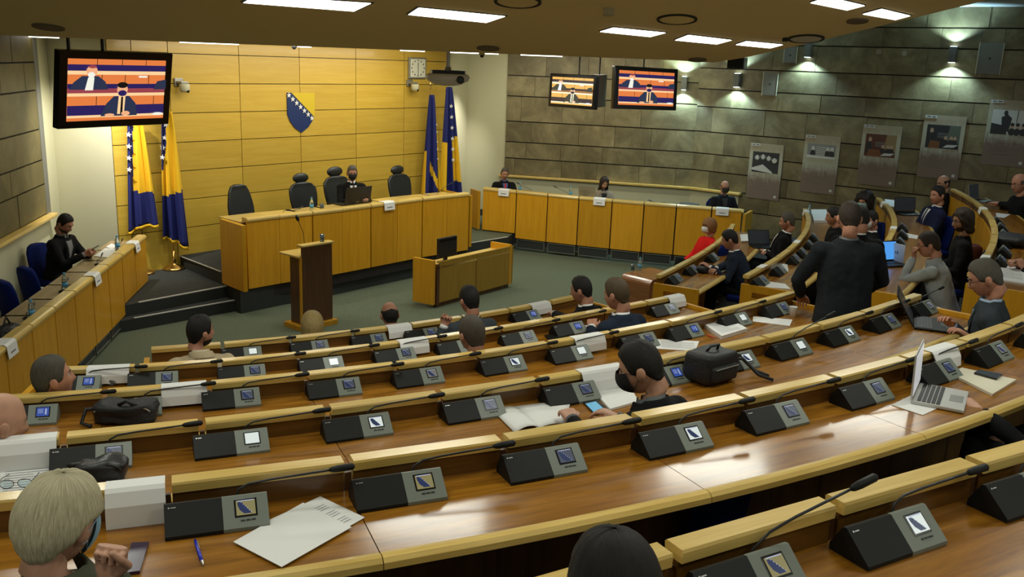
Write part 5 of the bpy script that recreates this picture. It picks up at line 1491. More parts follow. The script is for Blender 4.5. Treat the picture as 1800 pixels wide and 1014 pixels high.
h = behind((GK[6], GK[8]), 1274, 329, .62)
person('man with black mask and dark suit at the right end of the side desk', h, 172, max(0, h.z - 1.17), lean=2, pitch=-4, hair=('bald', 'grey'), skin='b', top=('suit', (.008, .010, .016)), mask='black', collar='x', shirt=(.02, .02, .03), who='the man at the right end of the side desk')
a_, b_2 = leftline(12.0, .72), leftline(8, .72)
h = UP(114, 393, a_, b_2)
ph_w = UP(158, 440, leftline(12.0, .40), leftline(8, .40))
person('man in black jacket looking down at his phone beside the left cream wall', h, 98, .10, lean=12, yaw=6, pitch=-26, hair=('short', 'black'), skin='b', top=('coat', BLK), shirt=(.2, .2, .2), beard=1, lh=ph_w + Vector((0, .05, -.03)), rh=ph_w + Vector((-.04, -.08, -.04)), lpose='grip', rpose='grip', lup=(-1, 0, .6), rup=(-1, 0, .6), who='the man with the phone', scale=1.06)
# -- pit
h = U(1247, 398, 1.2)
person('masked woman in a bright red coat with crossed legs beside the waterfall table', h, -112, 0, lean=-8, yaw=4, pitch=-2, hair=('page', 'red'), female=True, top=('coat', (.62, .012, .010)), mask='white', legs='cross', trousers=BLK, lh='lap', rh='lap', collar=None, who='the woman in red', scale=1.04)
h = U(685, 553, 1.2)
person('bald man seen from behind in front of the front desk row', h, -22, 0, lean=4, hair=('bald', 'black'), skin='b', top=('suit', CHAR), shirt=WSH, who='the bald man in the pit', scale=1.04)
h = U(549, 573, 1.2)
person('woman with golden blonde hair seen from behind in front of the front desk row', h, -15, 0, lean=4, hair=('page', 'yellow'), female=True, top=('suit', BLK), collar=None, who='the blonde woman in the pit', scale=1.05)
# -- front row and up
h, a, f = seat('F', 352, 583)
person('bearded man in a beige jacket turning his head to the right in the front row', h, a, f, lean=8, yaw=62, pitch=2, hair=('short', 'black'), skin='b', top=('suit', (.42, .34, .21)), shirt=(.5, .42, .28), beard=2, lh='lap', rh='lap', who='the man in the beige jacket', scale=1.04)
h, a, f = seat('F', 825, 527)
mic_tip = U(803, 549, 1.48)
person('man in grey suit holding a microphone in his left hand in the front row', h, a + 4, f, lean=8, yaw=-6, hair=('short', 'black'), skin='b', top=('suit', (.045, .055, .062)), shirt=WSH, lh=U(781, 572, 1.40), rh='desk', lpose='grip', lup=(.6, .4, .5), who='the man speaking in the front row', scale=1.04, lpole=(-.8, -.2, -.8))
h, a, f = seat('F', 1022, 509)
person('dark-haired man in black suit resting his arm on the front row desk', h, a - 12, f, lean=14, yaw=-14, pitch=-10, hair=('short', 'black'), skin='b', top=('suit', BLK), shirt=WSH, lh=U(962, 548, 1.19), rh='desk', who='the man in black in the front row', scale=1.04)
h, a, f = seat('E', 1084, 517)
person('grey-blond man in navy suit, back to the camera, at the right of the fifth row', h, a - 4, f, lean=14, yaw=-12, pitch=-12, hair=('short', 'lbrown'), skin='b', top=('suit', (.012, .020, .036)), shirt=WSH, lh=U(1040, 575, 1.45), rh='desk', who='the man in navy in the fifth row', scale=1.1)
h, a, f = seat('E', 830, 588)
person('balding man with cropped hair seen from behind, fifth row centre', h, a, f, lean=4, hair=('short', 'stub'), skin='b', top=('suit', CHAR), shirt=(.5, .5, .52), who='the man with cropped hair', scale=1.05)
h, a, f = seat('E', 92, 664)
person('grey-haired man leaning back in profile behind a blue terminal screen', h, a + 8, f, lean=-6, yaw=58, pitch=8, hair=('short', 'grey'), skin='b', top=('suit', CHAR), shirt=WSH, who='the man leaning back', scale=1.05)
h, a, f = seat('D', 0, 742)
person('bald man cut by the left picture edge, fourth row from the camera', h, a + 6, f, lean=4, yaw=55, pitch=-12, hair=None, skin='a', top=('suit', CHAR), shirt=WSH, who='the bald man at the left edge', scale=1.08)
h, a, f = seat('C', 1126, 646)
person('dark-haired man with black mask and grey scarf reading papers in the third row', h, -48, f, lean=22, yaw=-28, pitch=-20, hair=('short', 'black'), skin='a', top=('coat', BLK), mask='black', shirt=(.07, .08, .08), lh=U(1006, 738, 1.96), rh=U(1085, 735, 1.93), lpose='relax', who='the man with the scarf', scale=1.02, fine=True, vox=.012, collar='x')
h, a, f = seat('C', 1732, 488)
lw = U(1672, 571, 1.965); rw_ = U(1705, 594, 1.965)
person('man with black glasses and grey suit typing on a black laptop', h, -62, f, lean=12, yaw=-8, pitch=-24, hair=('short', 'grey'), skin='b', top=('suit', (.030, .038, .045)), shirt=BSH, tie=(.12, .14, .16), glasses=True, lh=rw_, rh=lw, lpose='type', rpose='type', who='the man typing', scale=1.08, fine=True, vox=.012)
# -- near people
h = U(104, 918, 2.50)
hp = UD(192, 1012, 2.12)
person('woman with ash-blonde bowl haircut and blue mask, hand at her chin, bottom left', h, -20, 1.4, lean=4, yaw=36, pitch=-9, roll=3, hair=('bob', 'blonde'), female=True, skin='a', top=('coat', (.075, .08, .05)), mask='blue', lh='lap', rh=hp, rpose='fist', rup=((.15, -.1, 1), (.3, 1, .2)), collar='high', who='the blonde woman at the bottom left', fine=True, vox=.012, scale=.98)
h = U(1081, 1050, 2.74)
person('black-haired person seen from above, at the bottom edge of the picture', h, -28, 1.65, lean=2, hair=('short', 'black'), skin='b', top=('suit', BLK), who='the black-haired person at the bottom edge', scale=1.0)
h = U(1880, 585, 2.55)
person('person in black coat with plaid trim, mostly cut by the right picture edge', h, -60, 1.4, lean=10, yaw=-10, pitch=-20, hair=('long', 'black'), female=True, skin='a', top=('coat', BLK), lh='desk', rh='lap', who='the person in black at the right edge', scale=1.08)
# -- aisle: standing men
h = U(1493, 384, 2.52)
person('standing man in charcoal suit, back to the camera, in the aisle', h, -2, .9, lean=6, yaw=10, pitch=-16, hair=('short', 'brown'), skin='b', top=('suit', (.012, .015, .018)), shirt=(.12, .13, .14), legs='stand', trousers=(.010, .011, .013), lh=h + Vector((-.26, .22, -.72)), rh=h + Vector((.24, .26, -.70)), lpole=(-1, -.5, -.3), rpole=(1, -.5, -.3), chair=False, who='x', scale=1.10, vox=.014, bulk=1.16)
h = U(1512, 384, 2.26)
person('second standing man in black suit, half hidden behind the charcoal-suited man', h, 20, .65, lean=10, yaw=-20, pitch=-18, hair=('short', 'black'), skin='b', top=('suit', BLK), shirt=WSH, legs='stand', chair=False, who='x', scale=1.06)
# -- side section
h, a, f = seat('F', 1283, 421, 1.14, True)
person('man in navy suit leaning forward over the first side desk, hands together', h, a - 4, f, lean=22, yaw=-6, pitch=-20, hair=('short', 'black'), skin='b', top=('suit', (.012, .018, .032)), shirt=WSH, lh=U(1247, 470, 1.22), rh=U(1256, 474, 1.20), who='the man leaning forward', scale=1.04, rup=(-.5, 0, 1))
h, a, f = seat('F', 1384, 389, 1.17, True)
person('grey-haired man reclining in black suit and white shirt at the side section', h, a - 6, f, lean=-12, yaw=0, pitch=-8, hair=('short', 'grey'), skin='b', top=('suit', BLK), shirt=WSH, lh=U(1344, 442, 1.12), rh=U(1350, 444, 1.10), who='the reclining man', scale=1.04)
h, a, f = seat('E', 1466, 380, 1.17, True)
person('dark-haired person whose head shows left of the standing man', h, a, f, lean=4, yaw=-10, hair=('short', 'black'), skin='b', top=('suit', BLK), who='the hidden dark-haired person')
h, a, f = seat('E', 1531, 387, 1.17, True)
person('dark-haired man with white mask right of the standing men', h, a - 10, f, lean=0, yaw=-38, pitch=-6, hair=('short', 'black'), skin='b', top=('suit', BLK), shirt=WSH, mask='white', who='the man with the white mask')
h, a, f = seat('E', 1520, 355, 1.17, True)
person('woman with curly black hair and pale mask', h, a - 10, f, lean=0, yaw=-45, pitch=-8, hair=('curly', 'black'), female=True, skin='b', top=('suit', BLK), mask='teal', collar=None, who='the woman with curly hair', scale=1.05)
h, a, f = seat('D', 1648, 343, 1.17, True)
person('man in navy suit and dark tie sitting back, facing the aisle', h, a - 22, f, lean=-8, yaw=-16, pitch=-4, hair=('short', 'black'), skin='b', top=('suit', (.010, .014, .045)), shirt=WSH, tie=(.01, .015, .06), lh='lap', rh='lap', who='the man in the navy suit', scale=1.05, trousers=(.01, .014, .04))
h, a, f = seat('D', 1658, 322, 1.17, True)
person('balding man partly hidden behind the man in the navy suit', h, a, f, lean=0, yaw=-25, hair=('bald', 'black'), skin='a', top=('suit', BLK), glasses=True, who='the balding man behind')
h, a, f = seat('D', 1692, 388, 1.17, True)
person('long-haired bearded man with glasses in black sweater, in profile', h, a - 6, f, lean=2, yaw=-22, pitch=-8, hair=('wavy', 'brown'), skin='c', top=('sweater', (.006, .006, .007)), beard=2, glasses=True, collar=None, who='the long-haired man', scale=1.08)
h, a, f = seat('D', 1633, 430, 1.12, True)
person('man in pale grey shirt with glasses resting his face on his fist', h, a + 4, f, lean=20, yaw=-14, pitch=-14, hair=('short', 'brown'), skin='b', top=('shirt', (.33, .36, .36)), glasses=True, lh=h + Vector((-.13, .02, -.13)), rh=h + Vector((-.34, .02, -.44)), lpose='fist', lup=((.1, .0, 1), (.2, 1, 0)), who='the man in the grey shirt', scale=1.06, collar='x', shirt=(.33, .36, .36), lpole=(-.3, .5, -1))
h, a, f = seat('C', 1792, 322, 1.17, True)
person('bald man with glasses in black at a laptop, top right edge', h, a - 12, f, lean=8, yaw=-16, pitch=-14, hair=('bald', 'grey'), skin='b', top=('sweater', BLK), glasses=True, lh=U(1742, 357, 1.96), rh=U(1757, 362, 1.94), who='the bald man with the laptop', scale=1.08, collar=None)
h, a, f = seat('C', 1862, 408, 1.17, True)
person('person in black writing at the right picture edge, only arm and hand seen', h, a - 4, f, lean=12, pitch=-20, hair=('short', 'black'), skin='b', top=('suit', BLK), lh=U(1800, 470, 1.95), rh=U(1790, 466, 1.95), rpose='pen', who='the writing person', scale=1.08)

# ------------------------------------------------------------------ flags
def flag(base, ztop, zbot, wt_, wb, label, kind, ang, stand=True, poletop=None, lean=0):
    t = thing('flag', label, 'flag', base, ang, 'flags on brass poles')
    zt = (poletop or ztop + .10) - base.z
    if stand:
        st = MB().lathe([(.16, 0), (.17, .015), (.15, .035), (.09, .06), (.035, .085), (.03, .12), (.045, .14), (.022, .17), (.022, .3), (.018, .3)], 24).build('stand', M_brass, t, smooth=True)
    MB().tube([(0, 0, .05), (lean, 0, zt)], .011, 8).build('pole', M_brass, t)
    MB().lathe([(.006, 0), (.022, .03), (.010, .05), (.024, .08), (.012, .13), (.001, .17)], 10, c=(lean, 0, zt)).build('spear_finial', M_brass, t, smooth=True)
    nu_, nv_ = 34, 40; zt_, zb_ = ztop - base.z, zbot - base.z
    rows = []; rnd = random.Random(kind)
    for j in range(nv_ + 1):
        v = j / nv_; z = zt_ + (zb_ - zt_) * v; w_ = wt_ + (wb - wt_) * v ** .8; am = .018 + .045 * v
        row = []
        for k in range(nu_ + 1):
            u = k / nu_; xx = (u - .35) * w_ + lean * (1 - v * .6)
            yy = -am * math.sin(u * 15 + kind * 1.3 + v * 1.2) - .02 * math.sin(u * 31 + kind) * v - .05
            row.append(Vector((xx + .012 * math.sin(u * 23 + kind), yy, z + (.05 * math.sin(u * 3.1 + kind) if j == nv_ else 0) - .10 * v * (u - .5) * (1 if kind % 2 else -1))))
        rows.append(row)
    mb = MB(); mb.grid(rows)
    for i, f_ in enumerate(mb.f):
        j, k = divmod(i, nu_); v, u = (j + .5) / nv_, (k + .5) / nu_
        if kind == 0: m = 0 if (u < .30 - .15 * v and v < .75) or (v > .64 + .05 * u) else 1
        elif kind == 1: m = 0 if (v < .46 and u < .55 - v * 1.05) or v > .66 - .08 * u else 1
        elif kind == 2: m = 1 if (u < .18 and v > .55) or (u > .88 and v > .15) or abs(v - .74 - (u - .5) * .6) < .05 and u > .4 else 0
        else: m = 1 if (u > .62 and v > .55 - .1 * u and v < .88) or (u < .2 and v > .52) else 0
        mb.m[i] = m
    o = mb.build('cloth', [M_fblue, M_fyel], t, smooth=True)
    sm = o.modifiers.new('t', 'SOLIDIFY'); sm.thickness = .004
    # fringe along the hem
    fr = MB(); hem = rows[-1]
    for a, b in zip(hem, hem[1:]):
        fr.add([a, b, b + Vector((0, 0, -.05)), a + Vector((0, 0, -.05))], [(0, 1, 2, 3)])
    o = fr.build('fringe', M_fyel, t, smooth=True); sm = o.modifiers.new('t', 'SOLIDIFY'); sm.thickness = .006
    # stars lie on the folds
    stars = {0: [(.08, .05 + q * .10) for q in range(5)], 1: [(.42 - q * .085, .03 + q * .085) for q in range(5)], 2: [(.84, .3 + q * .09) for q in range(5)], 3: [(.62, .18 + q * .10) for q in range(6)]}[kind]
    for u, v in stars:
        j, k = int(v * nv_), int(max(.04, u) * nu_); p = rows[j][k]
        MB().prism(star(0, 0, .045 if kind != 2 else .02, .2), 0, .004).build('star', M_fwhite, t, matrix=Matrix.Translation(p + Vector((0, -.03, 0))) @ Matrix.Rotation(R(90), 4, 'X'))
ta = math.atan2(.35, 1)
F2 = U(306, 473, .32); FZ = lambda px, py, b: UP(px, py, b[:2], (b[0] + 1, b[1] + .15)).z
flag(F2, FZ(296, 195, F2), FZ(312, 425, F2), .16, .38, 'flag with yellow field and blue hem on a brass stand beside the dais steps', 1, .2)
F1 = U(262, 488, .32)
F1 = Vector((-5.66, 13.72, .32))
flag(F1, FZ(240, 205, F1), FZ(240, 400, F1), .20, .42, 'flag with a narrow blue stripe hanging behind the end of the left desk', 0, .2)
F3 = Vector((-1.78, 18.25, .5)); F4 = Vector((-1.38, 18.45, .5))
flag(F3, FZ(740, 166, F3), FZ(740, 340, F3), .10, .42, 'blue flag with yellow edge, the left of the two beside the cream pillar', 2, .5, lean=.06)
flag(F4, FZ(766, 152, F4), FZ(766, 338, F4), .10, .45, 'blue and yellow flag with white stars, right one beside the cream pillar', 3, .5, lean=-.03)

# ------------------------------------------------------------------ small things on the desks
def Tn(path, P, lo=-4, hi=14):
    return min(np.linspace(lo, hi, 721), key=lambda t: (path.p(t) - Vector(P[:2])).length)
def draped(k, px, py, wpx_t, label, side=False, front=False, hang=.10):
    pth = RP[k] if side else PATH[k]; zt = DZ[k] + CAPH
    t = Tn(pth, U(px, py, zt), 0 if side else -4, pth.L if side else 12)
    h = wpx_t / 2
    if front: pr = [(-.030, zt + .002), (.044, zt + .002), (.048, zt - .01), (.062, zt - hang), (.064, zt - hang), (.052, zt - .004), (.046, zt + .005), (-.030, zt + .005)]
    else: pr = [(.034, zt + .002), (-.026, zt + .002), (-.038, zt - .010), (-.062, zt - .05), (-.070, zt - hang), (-.073, zt - hang), (-.065, zt - .048), (-.042, zt - .006), (-.028, zt + .005), (.034, zt + .005)]
    mb, M = strip(pth, t - h, t + h, pr, 4)
    c = M.translation.copy()
    o = mb.build('name_sheet' if not front else 'name_card', M_white if not front else M_cardw, matrix=M)
    tag(o, label, 'paper', 'white sheets folded over the desk caps')
draped('E', 188, 650, .50, 'white sheet folded over the cap in front of the glasses, fifth row, far left')
draped('D', 322, 677, .44, 'white sheet folded over the fourth row cap above the black bag')
draped('F', 700, 571, .42, 'white sheet over the front row cap just right of the bald man')
draped('E', 726, 597, .42, 'white sheet over the fifth row cap, left of the grey-suited speaker')
draped('F', 950, 534, .45, 'white sheet over the front row cap between the speaker and the black-haired man')
draped('D', 1030, 590, .46, 'white sheet over the fourth row cap above a white-screened terminal')
draped('C', 1055, 647, .50, 'large white sheet over the third row cap, just left of the masked reader', hang=.12)
draped('E', 1184, 520, .42, 'white sheet at the right end cap of the fifth row')
draped('C', 34, 775, .50, 'white sheet over the third row cap at the left picture edge', hang=.12)
draped('B', 236, 851, .30, 'white sheet over the second row cap beside the blonde woman', hang=.12)
draped('A', 1085, 985, .30, 'white sheet over the nearest row cap beside the black-haired head')
draped('B', 1655, 613, .42, 'white sheet over the second row cap behind the upright silver laptop edge', hang=.10)
for k, px, py, lab in (('F', 1280, 404, 'first side row'), ('E', 1419, 371, 'second side row, far end'), ('E', 1402, 425, 'second side row, middle'), ('E', 1338, 468, 'second side row, near end'),
                       ('D', 1552, 356, 'third side row, far end'), ('D', 1568, 400, 'third side row, middle'), ('C', 1727, 366, 'fourth side row, upper part'), ('C', 1735, 452, 'fourth side row, beside the glasses man')):
    draped(k, px, py, .34, 'small white name card on the cap of the ' + lab, True, True, .07)

def sheet(pts, z, label, name='paper', m=None, th=.002, cat='paper', group=None, lines=False, curl=0):
    P = [U(x, y, z + .001) for x, y in pts]; o = sum(P, Vector()) / len(P)
    mb = MB().prism([(p.x - o.x, p.y - o.y) for p in ccwv(P)], 0, th)
    ob = mb.build(name, m or M_white, loc=o); tag(ob, label, cat, group)
    if lines:
        u = (P[1] - P[0]); v = (P[3] - P[0]); lm = MB()
        for q in range(12):
            f0 = .12; f1 = .88 if q % 4 else .6; g = .16 + q * .06
            a, b = P[0] + u * f0 + v * g - o, P[0] + u * f1 + v * g - o; w_ = v * .012
            lm.add([(p.x, p.y, th + .0006) for p in (a, b, b + w_, a + w_)], [(0, 1, 2, 3)])
        l = lm.build('text_lines', M_ink, ob); l['kind'] = 'stuff'
    return ob
def ccwv(P):
    a = sum(P[i].x * P[(i + 1) % len(P)].y - P[(i + 1) % len(P)].x * P[i].y for i in range(len(P)))
    return P if a > 0 else P[::-1]
B_z, C_z, D_z, E_z, F_z = DZ['B'], DZ['C'], DZ['D'], DZ['E'], DZ['F']
sheet([(470, 916), (563, 873), (641, 910), (549, 963)], B_z + .002, 'upper of two overlapping printed sheets on the second row desk', lines=True)
sheet([(410, 953), (533, 884), (618, 927), (495, 997)], B_z + .006, 'lower of two overlapping sheets near the blue pen, blank side up')
sheet([(0, 812), (101, 803), (94, 862), (-12, 884)], C_z, 'printed sheet under reading glasses at the left picture edge', lines=True)
sheet([(1045, 692), (1108, 683), (1122, 708), (1072, 722)], C_z, 'white booklet beside the phone, in front of the masked reader', th=.012)
sheet([(1153, 596), (1229, 600), (1222, 617), (1153, 613)], D_z, 'printed sheet on the fourth row desk beyond the black backpack', lines=True)
sheet([(1232, 572), (1276, 563), (1313, 583), (1268, 597)], D_z, 'thick white stack of documents on the fourth row desk', th=.03, lines=True, name='paper_stack')
sheet([(1324, 556), (1393, 562), (1388, 573), (1323, 565)], D_z, 'white sheet lying beside the standing man, fourth row')
sheet([(1624, 535), (1654, 541), (1637, 551), (1628, 545)], C_z, 'small white sheet behind the black laptop')
sheet([(1567, 712), (1604, 694), (1652, 716), (1622, 730)], B_z, 'white sheet under the silver laptop')
sheet([(1757, 468), (1800, 474), (1800, 500), (1756, 493)], C_z, 'white pad under the writing hand at the right edge', th=.015, lines=True)
sheet([(1300, 414), (1331, 413), (1331, 425), (1303, 426)], F_z, 'white sheet stack behind the man leaning forward', th=.02)
sheet([(1362, 465), (1384, 463), (1386, 478), (1368, 480)], E_z, 'white sheet on the second side desk by the standing man')
sheet([(1338, 493), (1380, 499), (1390, 508), (1345, 505)], E_z, 'white sheet near the end of the second side desk')
sheet([(1425, 372), (1452, 372), (1458, 392), (1430, 392)], E_z, 'pile of white papers on the far second side desk', th=.04)
sheet([(1555, 350), (1573, 352), (1574, 364), (1558, 362)], D_z, 'white sheet beside the open black laptop, third side desk')
sheet([(1584, 408), (1614, 414), (1612, 420), (1586, 416)], D_z, 'white sheet in front of the navy-suited man')
sheet([(1750, 374), (1776, 377), (1765, 383), (1752, 381)], C_z, 'white card on the fourth side desk at the right')
sheet([(1022, 566), (1045, 560), (1043, 568), (1030, 575)], E_z, 'small sheet beside the navy-suited man in the fifth row')
sheet([(938, 560), (953, 558), (955, 563), (940, 565)], F_z, 'small slip of paper beside the front row terminal')
sheet([(957, 591), (985, 587), (1003, 595), (968, 602)], E_z, 'black folder on the fifth row desk', name='folder', m=M_dark, th=.012, cat='folder')
# open booklet held by the masked reader
bk = thing('open_booklet', 'open printed booklet with curling pages held by the masked reader', 'booklet', U(935, 730, C_z))
bpy.context.view_layer.update()
def pageQ(pts, hs, nm):
    P = [U(x, y, C_z + .002) for x, y in pts]; rows = []
    for j in range(7):
        v = j / 6; a = P[0].lerp(P[1], v); b = P[3].lerp(P[2], v)
        rows.append([a.lerp(b, k_ / 6) + Vector((0, 0, .003 + hs * math.sin(PI * min(1, k_ / 6 * 1.0)) * (.4 + .6 * v))) - bk.location for k_ in range(7)])
    o = MB().grid(rows).build(nm, M_white, bk, smooth=True); s_ = o.modifiers.new('t', 'SOLIDIFY'); s_.thickness = .004
    lm = MB()
    for j in range(1, 6):
        for q in range(1, 3):
            a, b = rows[j][1], rows[j][5]; lm.add([rows[j][1] + Vector((0, .0, .004)), rows[j][5] + Vector((0, 0, .004)), rows[j][5].lerp(rows[j - 1][5], .12) + Vector((0, 0, .004)), rows[j][1].lerp(rows[j - 1][1], .12) + Vector((0, 0, .004))], [(0, 1, 2, 3)])
            break
    l = lm.build('text_lines', M_ink, o); l['kind'] = 'stuff'
pageQ([(865, 722), (905, 762), (950, 752), (905, 716)], .02, 'page'); pageQ([(905, 716), (945, 755), (993, 746), (1003, 707)], .012, 'page')
# notebook, pen, phones, cup
nb = sheet([(1670, 660), (1690, 650), (1786, 671), (1744, 697)], B_z, 'open cream notebook on the second row desk at the right', name='notebook', m=mat('cream_paper', (.62, .58, .45), .7), th=.014, cat='notebook')
sheet([(1722, 652), (1762, 660), (1752, 668), (1712, 657)], B_z + .016, 'black phone lying on the cream notebook', name='phone', m=M_blackg, th=.009, cat='phone')
ph = sheet([(1025, 709), (1048, 703), (1070, 723), (1046, 731)], C_z, 'phone with lit blue screen on the third row desk', name='phone', m=M_blackg, th=.009, cat='phone')
P = [U(x, y, C_z + .0115) for x, y in ((1029, 709), (1047, 705), (1066, 722), (1048, 728))]; o_ = ph.location
MB().prism([(p.x - o_.x, p.y - o_.y) for p in ccwv(P)], .0092, .0098).build('screen', emi('phone_screen', (.10, .30, .42), .9), ph)
sheet([(232, 958), (262, 957), (246, 1008), (214, 1012)], B_z, 'phone with purple edge lying by the blonde woman', name='phone', m=mat('phone_purple', (.03, .012, .04), .25), th=.010, cat='phone')
a, b = U(343, 949, B_z + .006), U(357, 993, B_z + .006)
pn = thing('pen', 'shiny blue ballpoint pen on the second row desk', 'pen', a); d = (b - a)
MB().tube([d * .0, d * .12, d * .5, d * .85], [.004, .0055, .0062, .0055], 10).build('barrel', mat('pen_blue', (.01, .02, .42), .25), pn, smooth=True); MB().tube([d * .85, d * .97, d], [.0052, .003, .001], 8).tube([d * .08 + Vector((.004, 0, .005)), d * .42 + Vector((.004, 0, .006))], .0015, 6).build('tip_and_clip', M_silver, pn)
a, b = U(1242, 589, D_z + .01), U(1258, 594, D_z + .01)
pn = thing('pen', 'red pen beside the document stack on the fourth row', 'pen', a); d = b - a; MB().tube([d * 0, d * .5, d], [.004, .006, .003], 8).build('barrel', mat('pen_red', (.4, .01, .01), .3), pn)
c = U(1393, 557, D_z); cp = thing('paper_cup', 'white cup of coffee behind the standing man\'s sheet', 'cup', c)
MB().lathe([(.026, 0), (.036, .09), (.038, .092), (.034, .088), (.025, .004)], 16).build('cup', M_cardw, cp, smooth=True); MB().lathe([(.001, .075), (.033, .076), (.033, .077), (.001, .078)], 16).build('coffee', mat('coffee', (.05, .02, .01), .2), cp)
def eyeglasses(P, rz, label):
    t = thing('glasses', label, 'glasses', P, rz, 'glasses left on the desks'); mb = MB()
    for q in (-1, 1):
        mb.tube([(q * .034 + .027 * math.cos(a_), 0 + .004 * abs(math.cos(a_)), .020 + .019 * math.sin(a_)) for a_ in np.linspace(0, 2 * PI, 17)], .0016, 6, caps=False)
        mb.tube([(q * .062, .003, .028), (q * .066, .06, .022), (q * .058, .135, .004)], .0016, 6)
    mb.tube([(-.008, 0, .024), (0, -.003, .028), (.008, 0, .024)], .0015, 6); mb.build('frame', M_black, t)
    l = MB()
    for q in (-1, 1): l.prism([(q * .034 + .025 * math.cos(a_), .020 + .017 * math.sin(a_)) for a_ in np.linspace(0, 2 * PI, 13)[:-1]], -.0004, .0004, T=Matrix.Rotation(R(90), 3, 'X'))
    l.build('lens', M_glass, t)
eyeglasses(U(28, 858, C_z + .004), .25, 'thin-rimmed reading glasses on the printed sheet at the left edge')
eyeglasses(U(187, 678, E_z + .004), .1, 'black glasses lying behind the second row of sheets, fifth row')

def bottle(P, label, s=1.0):
    t = thing('water_bottle', label, 'bottle', P, random.random(), 'plastic water bottles'); t.scale = (s, s, s)
    MB().lathe([(.030, 0), (.032, .01), (.032, .06), (.029, .075), (.032, .09), (.032, .13), (.024, .165), (.013, .185), (.013, .20), (.011, .20)], 16).build('bottle', M_glass, t, smooth=True)
    MB().lathe([(.0325, .055), (.0325, .11), (.0315, .11), (.0315, .055)], 16).build('wrapper', M_water, t, smooth=True)
    MB().lathe([(.015, .195), (.015, .218), (.001, .219)], 12).build('cap', M_water, t)
def tumbler(P, label):
    t = thing('drinking_glass', label, 'glass', P); MB().lathe([(.028, 0), (.034, .10), (.031, .10), (.026, .006), (.001, .006)], 16).build('glass', M_glass, t, smooth=True)
def ldp(px, py, z=.932): return U(px, py, z)
bottle(ldp(57, 562), 'water bottle on the left desk, nearest the camera'); bottle(ldp(115, 512), 'water bottle in the middle of the left desk'); bottle(ldp(207, 441), 'water bottle at the far end of the left desk')
p = onback(548, 373, .30); bottle(Vector((p.x, p.y, 1.316)), 'water bottle on the dais in front of a headrest chair'); p = onback(566, 368, .3); tumbler(Vector((p.x, p.y, 1.316)), 'drinking glass on the dais left of the chairman')
p = behind((GK[0], GK[1]), 914, 338, .25); bottle(Vector((p.x, p.y, 1.132)), 'water bottle beside the man with the red tie'); p = behind((GK[1], GK[3]), 1003, 341, .25); bottle(Vector((p.x, p.y, 1.132)), 'water bottle left of the woman at the side desk')
bottle(U(1124, 476, .525), 'water bottle on the waterfall table'); tumbler(U(1112, 475, .525), 'drinking glass on the waterfall table')
tumbler(Vector((L0_.x + .21, L0_.y + .30, 1.194)), 'drinking glass on top of the lectern')
bottle(U(1421, 383, DZ['E'] + .001), 'water bottle at the far end of the second side desk')
# folded name cards over the front edges of the long desks
def card(P, Q, px, py, ztop, label):
    p = UP(px, py, P, Q); d = (Vector(Q) - Vector(P)).normalized(); n = Vector((-d.y, d.x)); rz = math.atan2(d.y, d.x)
    mb = MB(); pr = [(.11, ztop + .002), (.0, ztop + .004), (-.020, ztop - .015), (-.034, ztop - .13), (-.037, ztop - .13), (-.023, ztop - .012), (.0, ztop + .007), (.11, ztop + .005)]
    k = 8; vs = [(x, y, z - ztop) for x in (-.115, .115) for y, z in pr]; mb.add(vs, [(j, (j + 1) % k, k + (j + 1) % k, k + j) for j in range(k)] + [tuple(range(k))[::-1], tuple(range(k, 2 * k))])
    o = mb.build('name_card', M_cardw, loc=(p.x, p.y, ztop), rz=rz); tag(o, label, 'card', 'white name cards over the desk edges')
    MB().box((0, -.033, -.085), (.11, .002, .014)).build('printed_name', M_ink, o)
card(DK[4], DK[6], 683, 357, 1.385, 'white name card over the dais edge right of the laptop')
card(GK[0], GK[1], 886, 343, 1.20, 'white name card in front of the man with the red tie')
card(GK[2], GK[4], 1054, 353, 1.20, 'white name card in front of the woman at the side desk')
card(GK[7], GK[8], 1270, 369, 1.20, 'white name card in front of the man with the black mask, side desk end')
for (px, py), lab in (((238, 420), 'white name card at the far end of the left desk'), ((168, 487), 'white name card over the middle of the left desk edge'), ((16, 607), 'white name card on the left desk at the picture edge')):
    card(LK[0], LK[-1], px, py, 1.03, lab)
p = onback(690, 352, .25); ob = tag(MB().box((0, 0, .01), (.30, .21, .015)).build('paper', M_white, loc=(p.x, p.y, 1.317), rz=wa), 'white papers lying on the dais behind the name card', 'paper')
for pts_, lab in ((((165, 450), (185, 436), (207, 438), (192, 453)), 'white papers in front of the man with the phone'), (((186, 434), (196, 428), (206, 432), (198, 438)), 'small white card at the far end of the left desk top')):
    sheet(pts_, .932, lab)
p = leftline(9.75, .70); tag(MB().box((0, 0, 0), (.30, .21, .012)).build('paper', M_white, loc=(p.x, p.y, .10 + .497), rz=.4), 'white paper lying on an empty blue chair', 'paper')
for i, (px, py) in enumerate(((16, 612), (60, 560), (85, 530), (120, 505), (150, 480))):
    q = U(px, py, .932); y = q.y; q = leftline(y, .2)
    tag(MB().box((0, 0, .006), (.16, .05, .012), bev=.003).build('socket_plate', M_silver, loc=(q.x, q.y, .932), rz=R(98)), ['nearest', 'second', 'third', 'fourth', 'farthest'][i] + ' small metal socket plate along the left desk, counting away from the camera', 'socket plate', 'socket plates on the left desk')

